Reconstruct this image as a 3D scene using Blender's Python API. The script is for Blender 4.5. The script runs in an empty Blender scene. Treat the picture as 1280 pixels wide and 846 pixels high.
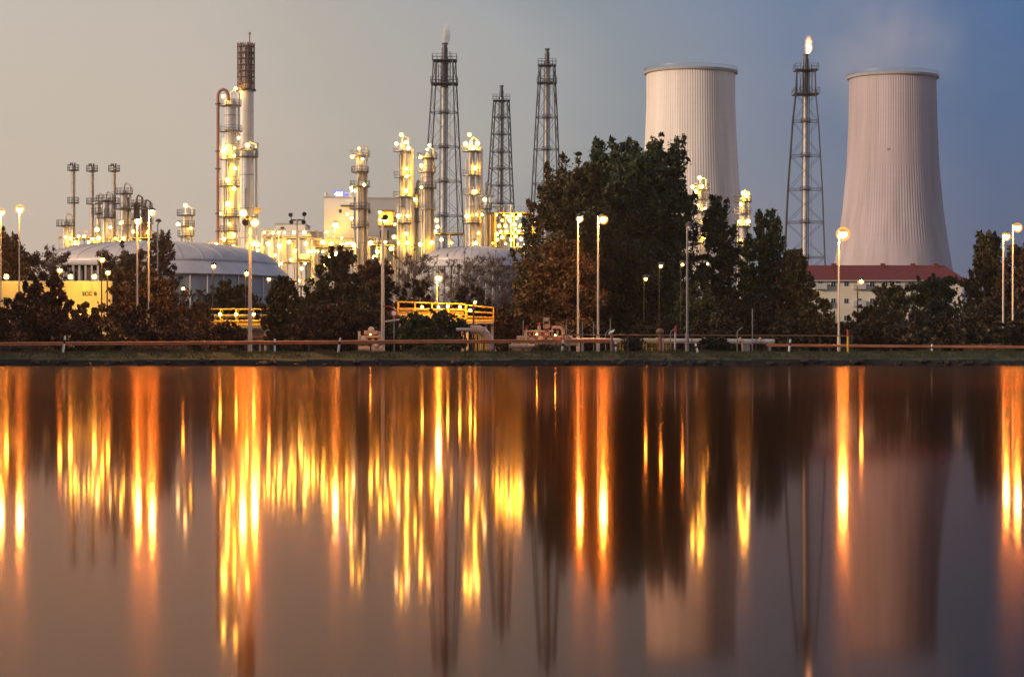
import bpy, math, random
import numpy as np
from mathutils import Vector, Matrix
C = bpy.context.scene.collection
D = bpy.data
R = math.radians
PI = math.pi
# ---------------------------------------------------------------- camera, sky, sun, exposure
F, CX, HY, CZ, G = 3000.0, 640.0, 452.0, 0.25, 0.8      # focal length in photo pixels, centre, horizon, eye height, land height
cam_d = D.cameras.new('camera'); cam = D.objects.new('camera', cam_d); C.objects.link(cam)
cam_d.sensor_width = 36; cam_d.lens = F / 1280 * 36
cam_d.shift_y = (HY - 423) / 1280
cam_d.clip_end = 9000; cam_d.clip_start = .05
cam.location = (0, 0, CZ); cam.rotation_euler = (R(90), 0, 0)
S = bpy.context.scene; S.camera = cam
S.view_settings.view_transform = 'Standard'; S.view_settings.look = 'None'
S.view_settings.exposure = 0; S.view_settings.gamma = 1
S.cycles.use_light_tree = True
S.cycles.max_bounces = 5; S.cycles.diffuse_bounces = 2; S.cycles.glossy_bounces = 3
S.cycles.transparent_max_bounces = 14; S.cycles.volume_bounces = 1
S.cycles.caustics_reflective = False; S.cycles.caustics_refractive = False
S.cycles.use_denoising = True
S.cycles.sample_clamp_indirect = 6

SUN_DIR = Vector((0.87, 0.48, -0.17)).normalized()       # travel of the last low light, from the left and behind the camera
W = D.worlds.new('World'); S.world = W; W.use_nodes = True
nt = W.node_tree; nt.nodes.clear(); L = nt.links
out = nt.nodes.new('ShaderNodeOutputWorld')
bg1 = nt.nodes.new('ShaderNodeBackground'); bg2 = nt.nodes.new('ShaderNodeBackground'); add = nt.nodes.new('ShaderNodeAddShader')
sky = nt.nodes.new('ShaderNodeTexSky'); sky.sky_type = 'NISHITA'; sky.sun_disc = False
sky.sun_elevation = R(3); sky.sun_rotation = math.atan2(-SUN_DIR.x, -SUN_DIR.y)
L.new(sky.outputs[0], bg1.inputs[0]); bg1.inputs[1].default_value = 0.02
tc = nt.nodes.new('ShaderNodeTexCoord'); sep = nt.nodes.new('ShaderNodeSeparateXYZ'); L.new(tc.outputs['Generated'], sep.inputs[0])
def ramp(tree, stops, inp):
    r = tree.nodes.new('ShaderNodeValToRGB'); e = r.color_ramp.elements
    while len(e) > 1: e.remove(e[-1])
    for i, (p, c) in enumerate(stops):
        x = e[0] if i == 0 else e.new(p)
        x.position = p; x.color = (*c, 1)
    tree.links.new(inp, r.inputs[0]); return r
mr = nt.nodes.new('ShaderNodeMapRange'); mr.inputs[1].default_value = -.5; mr.inputs[2].default_value = .5
no = nt.nodes.new('ShaderNodeTexNoise'); no.inputs['Scale'].default_value = 3.2; no.inputs['Detail'].default_value = 4
mp = nt.nodes.new('ShaderNodeMapping'); mp.inputs['Scale'].default_value = (1, 1, 2.6)
L.new(tc.outputs['Generated'], mp.inputs[0]); L.new(mp.outputs[0], no.inputs[0])
ms = nt.nodes.new('ShaderNodeMath'); ms.operation = 'MULTIPLY_ADD'; ms.inputs[1].default_value = .16; ms.inputs[2].default_value = -.08
L.new(no.outputs[0], ms.inputs[0])
ma = nt.nodes.new('ShaderNodeMath'); ma.operation = 'ADD'; L.new(sep.outputs[0], ma.inputs[0]); L.new(ms.outputs[0], ma.inputs[1])
L.new(ma.outputs[0], mr.inputs[0])
hi = ramp(nt, [(0, (.52, .40, .29)), (.28, (.57, .51, .44)), (.36, (.55, .48, .42)), (.42, (.46, .42, .38)), (.50, (.36, .37, .39)),
               (.545, (.24, .28, .33)), (.60, (.185, .235, .345)), (.70, (.022, .105, .29)), (.8, (.04, .10, .26)), (1, (.26, .31, .50))], mr.outputs[0])
lo = ramp(nt, [(0, (.54, .40, .27)), (.28, (.60, .47, .37)), (.36, (.56, .465, .40)), (.42, (.46, .40, .35)), (.50, (.34, .325, .325)),
               (.545, (.24, .25, .285)), (.60, (.18, .195, .27)), (.70, (.075, .108, .215)), (.8, (.07, .10, .20)), (1, (.26, .29, .44))], mr.outputs[0])
mz = nt.nodes.new('ShaderNodeMapRange'); mz.inputs[1].default_value = .03; mz.inputs[2].default_value = .15; L.new(sep.outputs[2], mz.inputs[0])
mix = nt.nodes.new('ShaderNodeMix'); mix.data_type = 'RGBA'
L.new(mz.outputs[0], mix.inputs[0]); L.new(lo.outputs[0], mix.inputs[6]); L.new(hi.outputs[0], mix.inputs[7])
L.new(mix.outputs[2], bg2.inputs[0]); bg2.inputs[1].default_value = 0.95
L.new(bg1.outputs[0], add.inputs[0]); L.new(bg2.outputs[0], add.inputs[1]); L.new(add.outputs[0], out.inputs[0])
sl = D.lights.new('sun', 'SUN'); sl.energy = 3.3; sl.angle = R(8); sl.color = (1, .76, .60)
so = D.objects.new('sun', sl); C.objects.link(so); so.rotation_euler = SUN_DIR.to_track_quat('-Z', 'Y').to_euler()

# ---------------------------------------------------------------- helpers
def at(px, py, Y): return Vector(((px - CX) * Y / F, Y, CZ + (HY - py) * Y / F))
def gx(px, Y): return (px - CX) * Y / F
def gz(py, Y): return CZ + (HY - py) * Y / F

def new_mat(name):
    m = D.materials.new(name); m.use_nodes = True
    return m, m.node_tree, m.node_tree.nodes['Principled BSDF']
def mat(name, col, rough=.6, metal=0, var=.25, scale=1.5, streak=False, bump=0, spec=.5):
    m, t, b = new_mat(name)
    b.inputs['Roughness'].default_value = rough; b.inputs['Metallic'].default_value = metal
    b.inputs['Specular IOR Level'].default_value = spec
    tcn = t.nodes.new('ShaderNodeTexCoord'); n = t.nodes.new('ShaderNodeTexNoise')
    n.inputs['Scale'].default_value = scale; n.inputs['Detail'].default_value = 6; n.inputs['Roughness'].default_value = .65
    mpn = t.nodes.new('ShaderNodeMapping'); mpn.inputs['Scale'].default_value = (1, 1, .08 if streak else 1)
    t.links.new(tcn.outputs['Object'], mpn.inputs[0]); t.links.new(mpn.outputs[0], n.inputs[0])
    c = np.array(col)
    r = ramp(t, [(.3, tuple(c * (1 - var))), (.7, tuple(np.minimum(c * (1 + var * .6), 1)))], n.outputs[0])
    t.links.new(r.outputs[0], b.inputs['Base Color'])
    if bump:
        bp = t.nodes.new('ShaderNodeBump'); bp.inputs['Strength'].default_value = bump
        t.links.new(n.outputs[0], bp.inputs['Height']); t.links.new(bp.outputs[0], b.inputs['Normal'])
    return m
def emit(name, col, s):
    m, t, b = new_mat(name)
    b.inputs['Base Color'].default_value = (0, 0, 0, 1)
    b.inputs['Emission Color'].default_value = (*col, 1); b.inputs['Emission Strength'].default_value = s
    return m
def leafmat(name, cols, trans=.25):
    m, t, b = new_mat(name)
    g = t.nodes.new('ShaderNodeNewGeometry')
    n = len(cols); r = ramp(t, [((i + .5) / n, c) for i, c in enumerate(cols)], g.outputs['Random Per Island'])
    t.links.new(r.outputs[0], b.inputs['Base Color']); b.inputs['Roughness'].default_value = .55
    tr = t.nodes.new('ShaderNodeBsdfTranslucent'); t.links.new(r.outputs[0], tr.inputs[0])
    mx = t.nodes.new('ShaderNodeMixShader'); mx.inputs[0].default_value = trans
    o = t.nodes['Material Output']
    t.links.new(b.outputs[0], mx.inputs[1]); t.links.new(tr.outputs[0], mx.inputs[2]); t.links.new(mx.outputs[0], o.inputs[0])
    return m

M = dict(
    steel=mat('pale painted steel', (.62, .55, .48), .45, .1, .3, .5, True),
    cream=mat('cream painted vessel', (.72, .69, .62), .4, 0, .16, .35, True),
    grey=mat('grey galvanised steel', (.26, .26, .26), .45, .4, .25, 2),
    dark=mat('dark steel', (.07, .07, .075), .5, .3, .3, 2),
    lattice=mat('weathered lattice steel', (.075, .075, .08), .55, .2, .3, 2),
    rust=mat('rusty red pipe', (.30, .13, .08), .6, 0, .4, .6, True),
    brown=mat('brown cladding', (.24, .13, .07), .6, 0, .25, .8, True),
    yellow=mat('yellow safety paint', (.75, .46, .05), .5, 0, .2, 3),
    white=mat('white building panel', (.80, .77, .70), .6, 0, .10, .12),
    greyb=mat('grey building panel', (.42, .41, .39), .6, 0, .12, .12),
    conc=mat('concrete', (.36, .33, .30), .85, 0, .25, .8, bump=.3),
    darkglass=mat('dark window glass', (.03, .035, .045), .12, 0, .1, 1),
    asphalt=mat('asphalt', (.05, .05, .052), .85, 0, .25, 3, bump=.2),
    paint=mat('white road paint', (.7, .7, .68), .7, 0, .15, 3),
    post=mat('white plastic post', (.82, .82, .80), .45, 0, .05, 3),
    black=mat('black plastic', (.02, .02, .02), .5, 0, .1, 3),
    red=mat('red paint', (.45, .03, .02), .5, 0, .15, 3),
    pinkpipe=mat('primed pinkish pipe', (.55, .36, .28), .5, 0, .3, 2),
    palepipe=mat('insulated pale pipe', (.55, .50, .45), .45, .1, .3, 1.2),
    rail=mat('guard rail steel', (.62, .22, .09), .35, .1, .35, 1.0),
    roofred=mat('red clay tiles', (.15, .018, .018), .8, 0, .2, 1.5),
    render=mat('cream render', (.62, .55, .42), .85, 0, .12, .5),
    bark=mat('bark', (.055, .04, .03), .9, 0, .4, 3, True),
    palebark=mat('pale bark', (.17, .12, .095), .9, 0, .3, 3, True),
    soil=mat('dry earth', (.06, .045, .03), .95, 0, .4, .4, bump=.3),
    stone=mat('dark wet quay stone', (.028, .022, .018), .6, 0, .4, 1.2, bump=.4),
)
M['lamp'] = emit('plant lamp light', (1, .52, .06), 210)
M['lampw'] = emit('pale plant lamp light', (1, .70, .28), 80)
M['lampy'] = emit('deep yellow plant lamp light', (1, .50, .04), 110)
M['lampbig'] = emit('plant floodlight light', (1, .54, .065), 260)
M['street'] = emit('sodium street lamp light', (1, .38, .05), 3800)
M['streetbig'] = emit('bright sodium lamp light', (1, .44, .07), 2000)
M['small'] = emit('small sodium lamp light', (1, .36, .04), 420)
M['red_glow'] = emit('flame glow', (1, .50, .17), 2.6)
M['blue'] = emit('blue sign light', (.16, .20, 1), 1.6)
M['signw'] = emit('white sign letters light', (.9, .88, 1), 4)

class MB:
    def __init__(s): s.v = []; s.f = []
    def add(s, vs, fs):
        o = len(s.v); s.v += [tuple(x) for x in vs]; s.f += [tuple(i + o for i in f) for f in fs]; return s
    def box(s, x0, x1, y0, y1, z0, z1):
        return s.add([(x0,y0,z0),(x1,y0,z0),(x1,y1,z0),(x0,y1,z0),(x0,y0,z1),(x1,y0,z1),(x1,y1,z1),(x0,y1,z1)],
              [(3,2,1,0),(4,5,6,7),(0,1,5,4),(1,2,6,5),(2,3,7,6),(3,0,4,7)])
    def cyl(s, a, b, r0, r1=None, n=10, cap=True):
        a = Vector(a); b = Vector(b); r1 = r0 if r1 is None else r1
        d = (b - a).normalized(); u = d.orthogonal().normalized(); w = d.cross(u)
        vs = []
        for c, r in ((a, r0), (b, r1)):
            for i in range(n):
                t = 2 * PI * i / n; vs.append(c + u * (r * math.cos(t)) + w * (r * math.sin(t)))
        fs = [(i, (i + 1) % n, n + (i + 1) % n, n + i) for i in range(n)]
        if cap: fs += [tuple(range(n - 1, -1, -1)), tuple(range(n, 2 * n))]
        return s.add(vs, fs)
    def bar(s, a, b, w): return s.cyl(a, b, w * .7, n=4)
    def tube(s, pts, r, n=8, r1=None):
        pts = [Vector(p) for p in pts]; vs = []; k = len(pts); u = None
        for j, p in enumerate(pts):
            d = (pts[min(j + 1, k - 1)] - pts[max(j - 1, 0)]).normalized()
            if u is None: u = d.orthogonal().normalized()
            u = (u - d * u.dot(d)); u = u.normalized() if u.length > 1e-4 else d.orthogonal().normalized()
            w = d.cross(u); rr = r if r1 is None else r + (r1 - r) * j / (k - 1)
            for i in range(n):
                t = 2 * PI * i / n; vs.append(p + u * (rr * math.cos(t)) + w * (rr * math.sin(t)))
        fs = [(j*n+i, j*n+(i+1)%n, (j+1)*n+(i+1)%n, (j+1)*n+i) for j in range(k-1) for i in range(n)]
        fs += [tuple(range(n-1,-1,-1)), tuple(range((k-1)*n, k*n))]
        return s.add(vs, fs)
    def rev(s, prof, c, n=24, closed=False):
        c = Vector(c); k = len(prof); vs = []
        for r, z in prof:
            for i in range(n):
                t = 2 * PI * i / n; vs.append((c.x + r * math.cos(t), c.y + r * math.sin(t), c.z + z))
        rng = range(k) if closed else range(k - 1)
        fs = [(j*n+i, j*n+(i+1)%n, ((j+1)%k)*n+(i+1)%n, ((j+1)%k)*n+i) for j in rng for i in range(n)]
        return s.add(vs, fs)
    def sphere(s, c, r, n=10, m=6, sz=1):
        return s.rev([(r * math.sin(PI * j / m) + 1e-4, -r * sz * math.cos(PI * j / m)) for j in range(m + 1)], c, n)
    def build(s, name, m, parent=None, smooth=True, base=None):
        b = Vector(base) if base is not None else (parent_base(parent) if parent else Vector((0,0,0)))
        me = D.meshes.new(name)
        me.from_pydata([(x - b.x, y - b.y, z - b.z) for x, y, z in s.v], [], s.f)
        me.validate(); me.update()
        if smooth:
            me.polygons.foreach_set('use_smooth', [True] * len(me.polygons)); me.set_sharp_from_angle(angle=R(38))
        me.materials.append(m)
        o = D.objects.new(name, me); C.objects.link(o)
        if parent: o.parent = parent
        elif base is not None: o.location = b
        return o
BASES = {}
def parent_base(p):
    while p.parent: p = p.parent
    return BASES[p.name]
def tag(o, label=None, cat=None, group=None, kind=None):
    if label: o['label'] = label
    if cat: o['category'] = cat
    if group: o['group'] = group
    if kind: o['kind'] = kind
    return o
def thing(name, label, cat, base, group=None):
    o = D.objects.new(name, None); C.objects.link(o); o.location = base; o.empty_display_size = .5
    BASES[o.name] = Vector(base); return tag(o, label, cat, group)
def solo(mb, name, m, label, cat, base, group=None, smooth=True):
    o = mb.build(name, m, None, smooth, base); BASES[o.name] = Vector(base); return tag(o, label, cat, group)
def struct(name, mb, m, smooth=False, kind='structure'):
    return tag(mb.build(name, m, None, smooth), kind=kind)

GLOBE = {}
def halo_glow(name, col, st, clear):  # see-through glowing shell that imitates the halo round each lamp
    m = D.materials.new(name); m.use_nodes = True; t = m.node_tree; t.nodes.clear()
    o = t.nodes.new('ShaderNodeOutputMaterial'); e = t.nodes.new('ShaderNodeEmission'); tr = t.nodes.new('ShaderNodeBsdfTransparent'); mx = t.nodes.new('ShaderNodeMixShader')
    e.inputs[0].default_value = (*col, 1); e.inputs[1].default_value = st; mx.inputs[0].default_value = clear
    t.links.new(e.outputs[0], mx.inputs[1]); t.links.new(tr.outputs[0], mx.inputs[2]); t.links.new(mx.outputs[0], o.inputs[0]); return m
M['frost'] = halo_glow('amber lamp halo', (1, .55, .10), 1.5, .62); M['frost_orange'] = halo_glow('orange lamp halo', (1, .42, .05), 1.8, .55)
def globe_mesh(r, m, n, k):
    key = (round(r, 2), m)
    if key not in GLOBE:
        mb = MB().sphere((0, 0, 0), r, n, k); me = D.meshes.new('lamp_globe'); me.from_pydata(mb.v, [], mb.f); me.update()
        me.polygons.foreach_set('use_smooth', [True] * len(me.polygons)); me.materials.append(M[m]); GLOBE[key] = me
    return GLOBE[key]
def lamp(parent, p, r=.3, m='lamp', name='lamp'):
    """a luminaire fixed to its thing: a hot core inside a frosted shell added to imitate lamp halo"""
    p = Vector(p) - parent_base(parent); st = m in ('street', 'streetbig', 'small')
    o = D.objects.new(name, globe_mesh(r * .8, m, 8, 5)); C.objects.link(o); o.parent = parent; o.location = p
    g = D.objects.new('halo_shell', globe_mesh(r * (1.45 if st else 1.25), 'frost_orange' if st else 'frost', 14, 9)); C.objects.link(g); g.parent = o
    return o
def bracket_lamp(parent, p, dy=.9, r=.3, m='lamp'):
    p = Vector(p); o = lamp(parent, p, r, m)
    b = MB().bar(p + Vector((0, .1, r * .9)), p + Vector((0, dy, r * .9)), .05).cyl(p + Vector((0, 0, r * .85)), p + Vector((0, 0, r * 1.35)), r * .75, r * .3, 8)
    b.build('lamp_bracket', M['grey'], parent)
    return o

# ---------------------------------------------------------------- land and water
w_ = MB().box(-2500, 2500, -900, 149.95, -.2, 0)
wm = D.materials.new('still evening water'); wm.use_nodes = True; wt = wm.node_tree; wt.nodes.clear()
wo = wt.nodes.new('ShaderNodeOutputMaterial'); wg = wt.nodes.new('ShaderNodeBsdfGlossy'); wd = wt.nodes.new('ShaderNodeBsdfDiffuse')
wf = wt.nodes.new('ShaderNodeFresnel'); wf.inputs[0].default_value = 1.33; wx = wt.nodes.new('ShaderNodeMixShader')
wd.inputs[0].default_value = (.012, .006, .003, 1); wg.inputs['Color'].default_value = (.69, .47, .385, 1)
wg2 = wt.nodes.new('ShaderNodeBsdfGlossy'); wg2.inputs['Color'].default_value = (.80, .36, .17, 1); wg2.inputs['Roughness'].default_value = .135
wy = wt.nodes.new('ShaderNodeMixShader'); wy.inputs[0].default_value = .13
wt.links.new(wg.outputs[0], wy.inputs[1]); wt.links.new(wg2.outputs[0], wy.inputs[2])
wt.links.new(wf.outputs[0], wx.inputs[0]); wt.links.new(wd.outputs[0], wx.inputs[1]); wt.links.new(wy.outputs[0], wx.inputs[2]); wt.links.new(wx.outputs[0], wo.inputs[0])
wtc = wt.nodes.new('ShaderNodeTexCoord'); wn = wt.nodes.new('ShaderNodeTexNoise'); wmp = wt.nodes.new('ShaderNodeMapping')
wmp.inputs['Scale'].default_value = (.5, .35, 1); wn.inputs['Scale'].default_value = .6; wn.inputs['Detail'].default_value = 3
wt.links.new(wtc.outputs['Object'], wmp.inputs[0]); wt.links.new(wmp.outputs[0], wn.inputs[0])
wr = wt.nodes.new('ShaderNodeMapRange'); wr.inputs[3].default_value = .042; wr.inputs[4].default_value = .062
wt.links.new(wn.outputs[0], wr.inputs[0]); wt.links.new(wr.outputs[0], wg.inputs['Roughness'])
struct('water', w_, wm)
struct('lake_bed', MB().box(-2500, 2500, -900, 149.9, -3, -2.5), M['soil'])
q = MB(); rq = random.Random(3); n = 140
xs = [-150 + 300 * i / n for i in range(n + 1)]
for i in range(n):
    h0 = .36 + rq.uniform(-.07, .06)
    q.box(xs[i], xs[i + 1], 149.95 + rq.uniform(-.04, .02), 150.45, -2.5, h0)
q.box(-2500, -150, 150, 150.45, -2.5, .36).box(150, 2500, 150, 150.45, -2.5, .36)
struct('quay_edge', q, M['stone'])
stn = MB()
for i in range(900):
    x = rq.uniform(-95, 95); rr = rq.uniform(.10, .34); c = Vector((x, rq.uniform(149.8, 150.6), rq.uniform(-.02, .30))); k0 = len(stn.v)
    stn.sphere(c, rr, 6, 4, rq.uniform(.45, .8))
    for j in range(k0, len(stn.v)):
        v_ = stn.v[j]; stn.v[j] = (v_[0] + rq.uniform(-.05, .05), v_[1] + rq.uniform(-.05, .05), v_[2] + rq.uniform(-.04, .04))
tag(stn.build('stones', M['stone'], None, False), kind='stuff')
# grassy bank: an uneven slope from the quay edge up to the verge
gm_, gt_, gb_ = new_mat('rough grass turf'); gb_.inputs['Roughness'].default_value = .9
gn = gt_.nodes.new('ShaderNodeTexNoise'); gn.inputs['Scale'].default_value = 1.1; gn.inputs['Detail'].default_value = 8
gtc = gt_.nodes.new('ShaderNodeTexCoord'); gt_.links.new(gtc.outputs['Object'], gn.inputs[0])
gr_ = ramp(gt_, [(.35, (.022, .03, .008)), (.5, (.04, .055, .014)), (.65, (.075, .06, .03))], gn.outputs[0])
gt_.links.new(gr_.outputs[0], gb_.inputs['Base Color'])
gb = MB(); nx = 400; vs = []; fs = []
prof = [(150.4, .30), (150.9, .46), (151.6, .66), (152.4, .79), (154.4, .81)]
for i in range(nx + 1):
    x = -80 + 160 * i / nx
    for y, z in prof: vs.append((x, y, z + .035 * math.sin(x * 1.7 + y) * math.sin(x * .61) + rq.uniform(-.015, .015)))
k = len(prof)
for i in range(nx):
    for j in range(k - 1): fs.append((i*k+j, (i+1)*k+j, (i+1)*k+j+1, i*k+j+1))
gb.add(vs, fs)
gb.add([(-2500,150.4,.3),(-80,150.4,.3),(-80,154.4,.8),(-2500,154.4,.8),(80,150.4,.3),(2500,150.4,.3),(2500,154.4,.8),(80,154.4,.8)], [(0,1,2,3),(4,5,6,7)])
struct('grass_bank', gb, gm_, True)
struct('ground', MB().add([(-4000,154,.78),(4000,154,.78),(4000,7000,.78),(-4000,7000,.78)], [(0,1,2,3)]), M['soil'])
struct('road', MB().add([(-400,157.2,.80),(400,157.2,.80),(400,162.6,.80),(-400,162.6,.80)], [(0,1,2,3)]), M['asphalt'])
rm = MB()
for i in range(-40, 40): rm.add([(i*6,159.85,.804),(i*6+3,159.85,.804),(i*6+3,159.97,.804),(i*6,159.97,.804)], [(0,1,2,3)])
struct('road_marking', rm, M['paint'])
struct('kerb', MB().box(-400, 400, 162.6, 162.8, .5, .92), M['conc'])

# ---------------------------------------------------------------- foliage
def quads(name, cen, nrm_seed, size, m, parent, elong=1.5, base=None):
    """many leaf-sized rhombs; cen (n,3) world, size (n,)"""
    rg = np.random.default_rng(nrm_seed); n = len(cen)
    a = rg.normal(size=(n, 3)); a /= np.linalg.norm(a, axis=1)[:, None]
    b = rg.normal(size=(n, 3)); b -= (a * b).sum(1)[:, None] * a; b /= np.linalg.norm(b, axis=1)[:, None]
    s = size[:, None]
    v = np.stack([cen - a * s * elong * .5, cen + b * s * .36, cen + a * s * elong * .5, cen - b * s * .36], 1).reshape(-1, 3)
    bb = np.array(parent_base(parent) if parent else (base or (0, 0, 0))); v = (v - bb).astype(np.float32)
    me = D.meshes.new(name); me.vertices.add(4 * n); me.vertices.foreach_set('co', v.ravel())
    me.loops.add(4 * n); me.loops.foreach_set('vertex_index', np.arange(4 * n, dtype=np.int32))
    me.polygons.add(n); me.polygons.foreach_set('loop_start', np.arange(0, 4 * n, 4, dtype=np.int32))
    me.update(calc_edges=True); me.materials.append(m)
    o = D.objects.new(name, me); C.objects.link(o)
    if parent: o.parent = parent
    elif base: o.location = base
    return o
LEAF = dict(
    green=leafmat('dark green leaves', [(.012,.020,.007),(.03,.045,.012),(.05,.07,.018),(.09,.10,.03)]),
    mixed=leafmat('green and autumn leaves', [(.02,.024,.007),(.05,.052,.014),(.09,.075,.02),(.13,.075,.018)]),
    rusty=leafmat('rusty autumn leaves', [(.04,.022,.008),(.10,.05,.015),(.17,.08,.02),(.22,.13,.035)]),
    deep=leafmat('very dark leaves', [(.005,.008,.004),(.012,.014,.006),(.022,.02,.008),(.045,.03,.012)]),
    redd=leafmat('dark red leaves', [(.022,.010,.007),(.065,.026,.013),(.11,.045,.018),(.10,.065,.022)]),
    dry=leafmat('dry sparse leaves', [(.07,.04,.025),(.13,.08,.045),(.20,.13,.07),(.06,.035,.02)]),
)
def tree(name, label, px, Y, top, wpx, kind='poplar', leaf='green', seed=1, dens=1.0, lsize=.26, group=None, bark='bark', base_z=None):
    rg = random.Random(seed); npg = np.random.default_rng(seed)
    base = Vector((gx(px, Y), Y, G)); H = gz(top, Y) - G; Wd = wpx * Y / F / 2
    t = thing(name, label, 'shrub' if name == 'shrub' else 'tree', base, group)
    tr = MB(); pts = []; 
    P = lambda x, y, z: base + Vector((x, y, z))
    lean = rg.uniform(-.04, .04) * H
    r0 = max(.05, H * .016)
    stems = []
    if kind == 'bush':
        ns = 7
        for i in range(ns):
            a = 2 * PI * i / ns + rg.uniform(-.3, .3); rr = Wd * rg.uniform(.25, .75); hh = H * rg.uniform(.6, .92) * (1 - .35 * (rr / Wd) ** 2)
            stems.append([P(.1*math.cos(a),.1*math.sin(a),-.05), P(rr*.35*math.cos(a), rr*.35*math.sin(a), hh*.4), P(rr*.75*math.cos(a), rr*.7*math.sin(a), hh*.75), P(rr*math.cos(a), rr*.8*math.sin(a), hh)])
    else:
        stems.append([P(0,0,-.1), P(lean*.3, 0, H*.3), P(lean*.7, .1, H*.6), P(lean, 0, H*.97)])
    for i, st in enumerate(stems): tr.tube(st, r0 if kind != 'bush' else r0 * .6, 7, r0 * .15)
    def env(z):     # crown half-width along the height, 0..1
        if kind == 'poplar': return (.50 + .5 * math.sin(min(1, (z) * 1.35) * PI * .62)) * (1 - max(0, z - .52) / .56) ** .8
        if kind == 'round': return math.sqrt(max(0, 1 - ((z - .52) / .52) ** 2))
        if kind == 'bare': return math.sqrt(max(0, 1 - ((z - .6) / .5) ** 2))
        return math.sqrt(max(0, 1 - (z * .98) ** 2))
    anchors = []; shoots = []
    if kind == 'bush': n_l = int(26 + Wd * 2)
    else: n_l = int(30 + H * .9)
    for i in range(n_l):
        z = (i + rg.random()) / n_l
        z = {'poplar': .06 + .86 * z, 'round': .16 + .76 * z, 'bare': .2 + .72 * z, 'bush': .04 + .85 * z}[kind]
        a = i * 2.39996 + rg.uniform(-.5, .5); e = env(z) * Wd * rg.choice([.72, .85, .95, 1.08])
        asc = {'poplar': .75, 'round': .35, 'bare': .9, 'bush': .6}[kind] * rg.uniform(.6, 1.3)
        z0 = max(.02, z - e * asc / H * .8)
        c0 = P(lean * z0, 0, H * z0)
        if kind == 'bush': c0 = P(rg.uniform(-.3,.3)*Wd, rg.uniform(-.3,.3)*Wd, H * z0 * .6)
        tip = P(lean * z + e * math.cos(a), e * math.sin(a), min(H * z + rg.uniform(-.02, .05) * H, H * .99))
        mid = c0.lerp(tip, .55) + Vector((0, 0, -.10 * e * asc))
        limb = [c0, mid, tip]
        tr.tube(limb, r0 * .38 * (1 - z * .6), 5, r0 * .06)
        for j in range(int(7 + e * 1.1)):
            u = rg.uniform(.22, 1.0); p = c0.lerp(mid, u / .55) if u < .55 else mid.lerp(tip, (u - .55) / .45)
            ln = (.22 + .16 * rg.random()) * max(e, 1.0) * (1.15 - u * .5)
            d = Vector((rg.gauss(0, 1), rg.gauss(0, 1), abs(rg.gauss(.7, .6)))).normalized() * ln
            q2 = p + d
            if q2.z < G + .1: q2.z = G + .1
            tr.tube([p, p.lerp(q2, .5) + Vector((0, 0, .03)), q2], r0 * .07 + .008, 3, .008)
            anchors.append((p.lerp(q2, .55), q2, ln))
            if kind == 'bare':
                for _ in range(11):
                    w = rg.uniform(.1, 1); a0 = p.lerp(q2, w)
                    tr.tube([a0, a0 + Vector((rg.gauss(0,.3), rg.gauss(0,.3), abs(rg.gauss(.6,.3)))) * ln * .8], .026, 3, .010)
    ns_ = {'poplar': int(60 + Wd * 5), 'round': 34, 'bush': 40, 'bare': 0}[kind]
    for _ in range(ns_):     # upright leading shoots that break the outline
        z = rg.uniform(.12, .95) ** .8; e = env(z) * Wd * rg.uniform(.45, 1.06); a = rg.uniform(0, 2 * PI)
        ln = (.045 + .05 * rg.random()) * H * (1.1 if kind == 'poplar' else .8)
        p = P(lean*z + e*math.cos(a), e*math.sin(a), max(.2, H*z - ln * .4)); q2 = p + Vector((math.cos(a) * ln * .3 + rg.uniform(-.15,.15) * ln, math.sin(a) * ln * .3, ln))
        if q2.z > base.z + H: q2.z = base.z + H
        tr.tube([p, q2], .03, 3, .008)
        for uu in (.2, .45, .7, .9): shoots.append(list(p.lerp(q2, uu)) + [ln * (.26 * (1 - uu) + .06)])
    anchors.append((P(lean, 0, H*.96), P(lean, 0, H*.99), H * .02))
    tr.build('trunk', M[bark], t)
    A = np.array([list(a[1]) + [a[2]] for a in anchors] + [list(a[0]) + [a[2]] for a in anchors])
    per = {'bare': 4, 'poplar': 31, 'round': 33, 'bush': 31}[kind] * dens
    cnt = npg.poisson(per * npg.uniform(.5, 1.5, len(A)))
    idx = np.repeat(np.arange(len(A)), cnt)
    cen = A[idx, :3] + npg.normal(size=(len(idx), 3)) * (np.clip(A[idx, 3], .35, 2.2) * .30)[:, None] * np.array([1, 1, .85])
    if shoots:
        B = np.array(shoots); k2 = npg.poisson(26 * dens, len(B)); i2 = np.repeat(np.arange(len(B)), k2)
        cen = np.vstack([cen, B[i2, :3] + npg.normal(size=(len(i2), 3)) * (B[i2, 3] * .75)[:, None] * np.array([1, 1, 1.3])])
    cen = cen[cen[:, 2] > G + .02]
    cen = cen[cen[:, 2] < base.z + H * 1.01]
    quads('crown', cen, seed + 7, np.clip(npg.lognormal(-.1, .34, len(cen)), .4, 2.0) * lsize * .84, LEAF[leaf], t)
    return t

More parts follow.
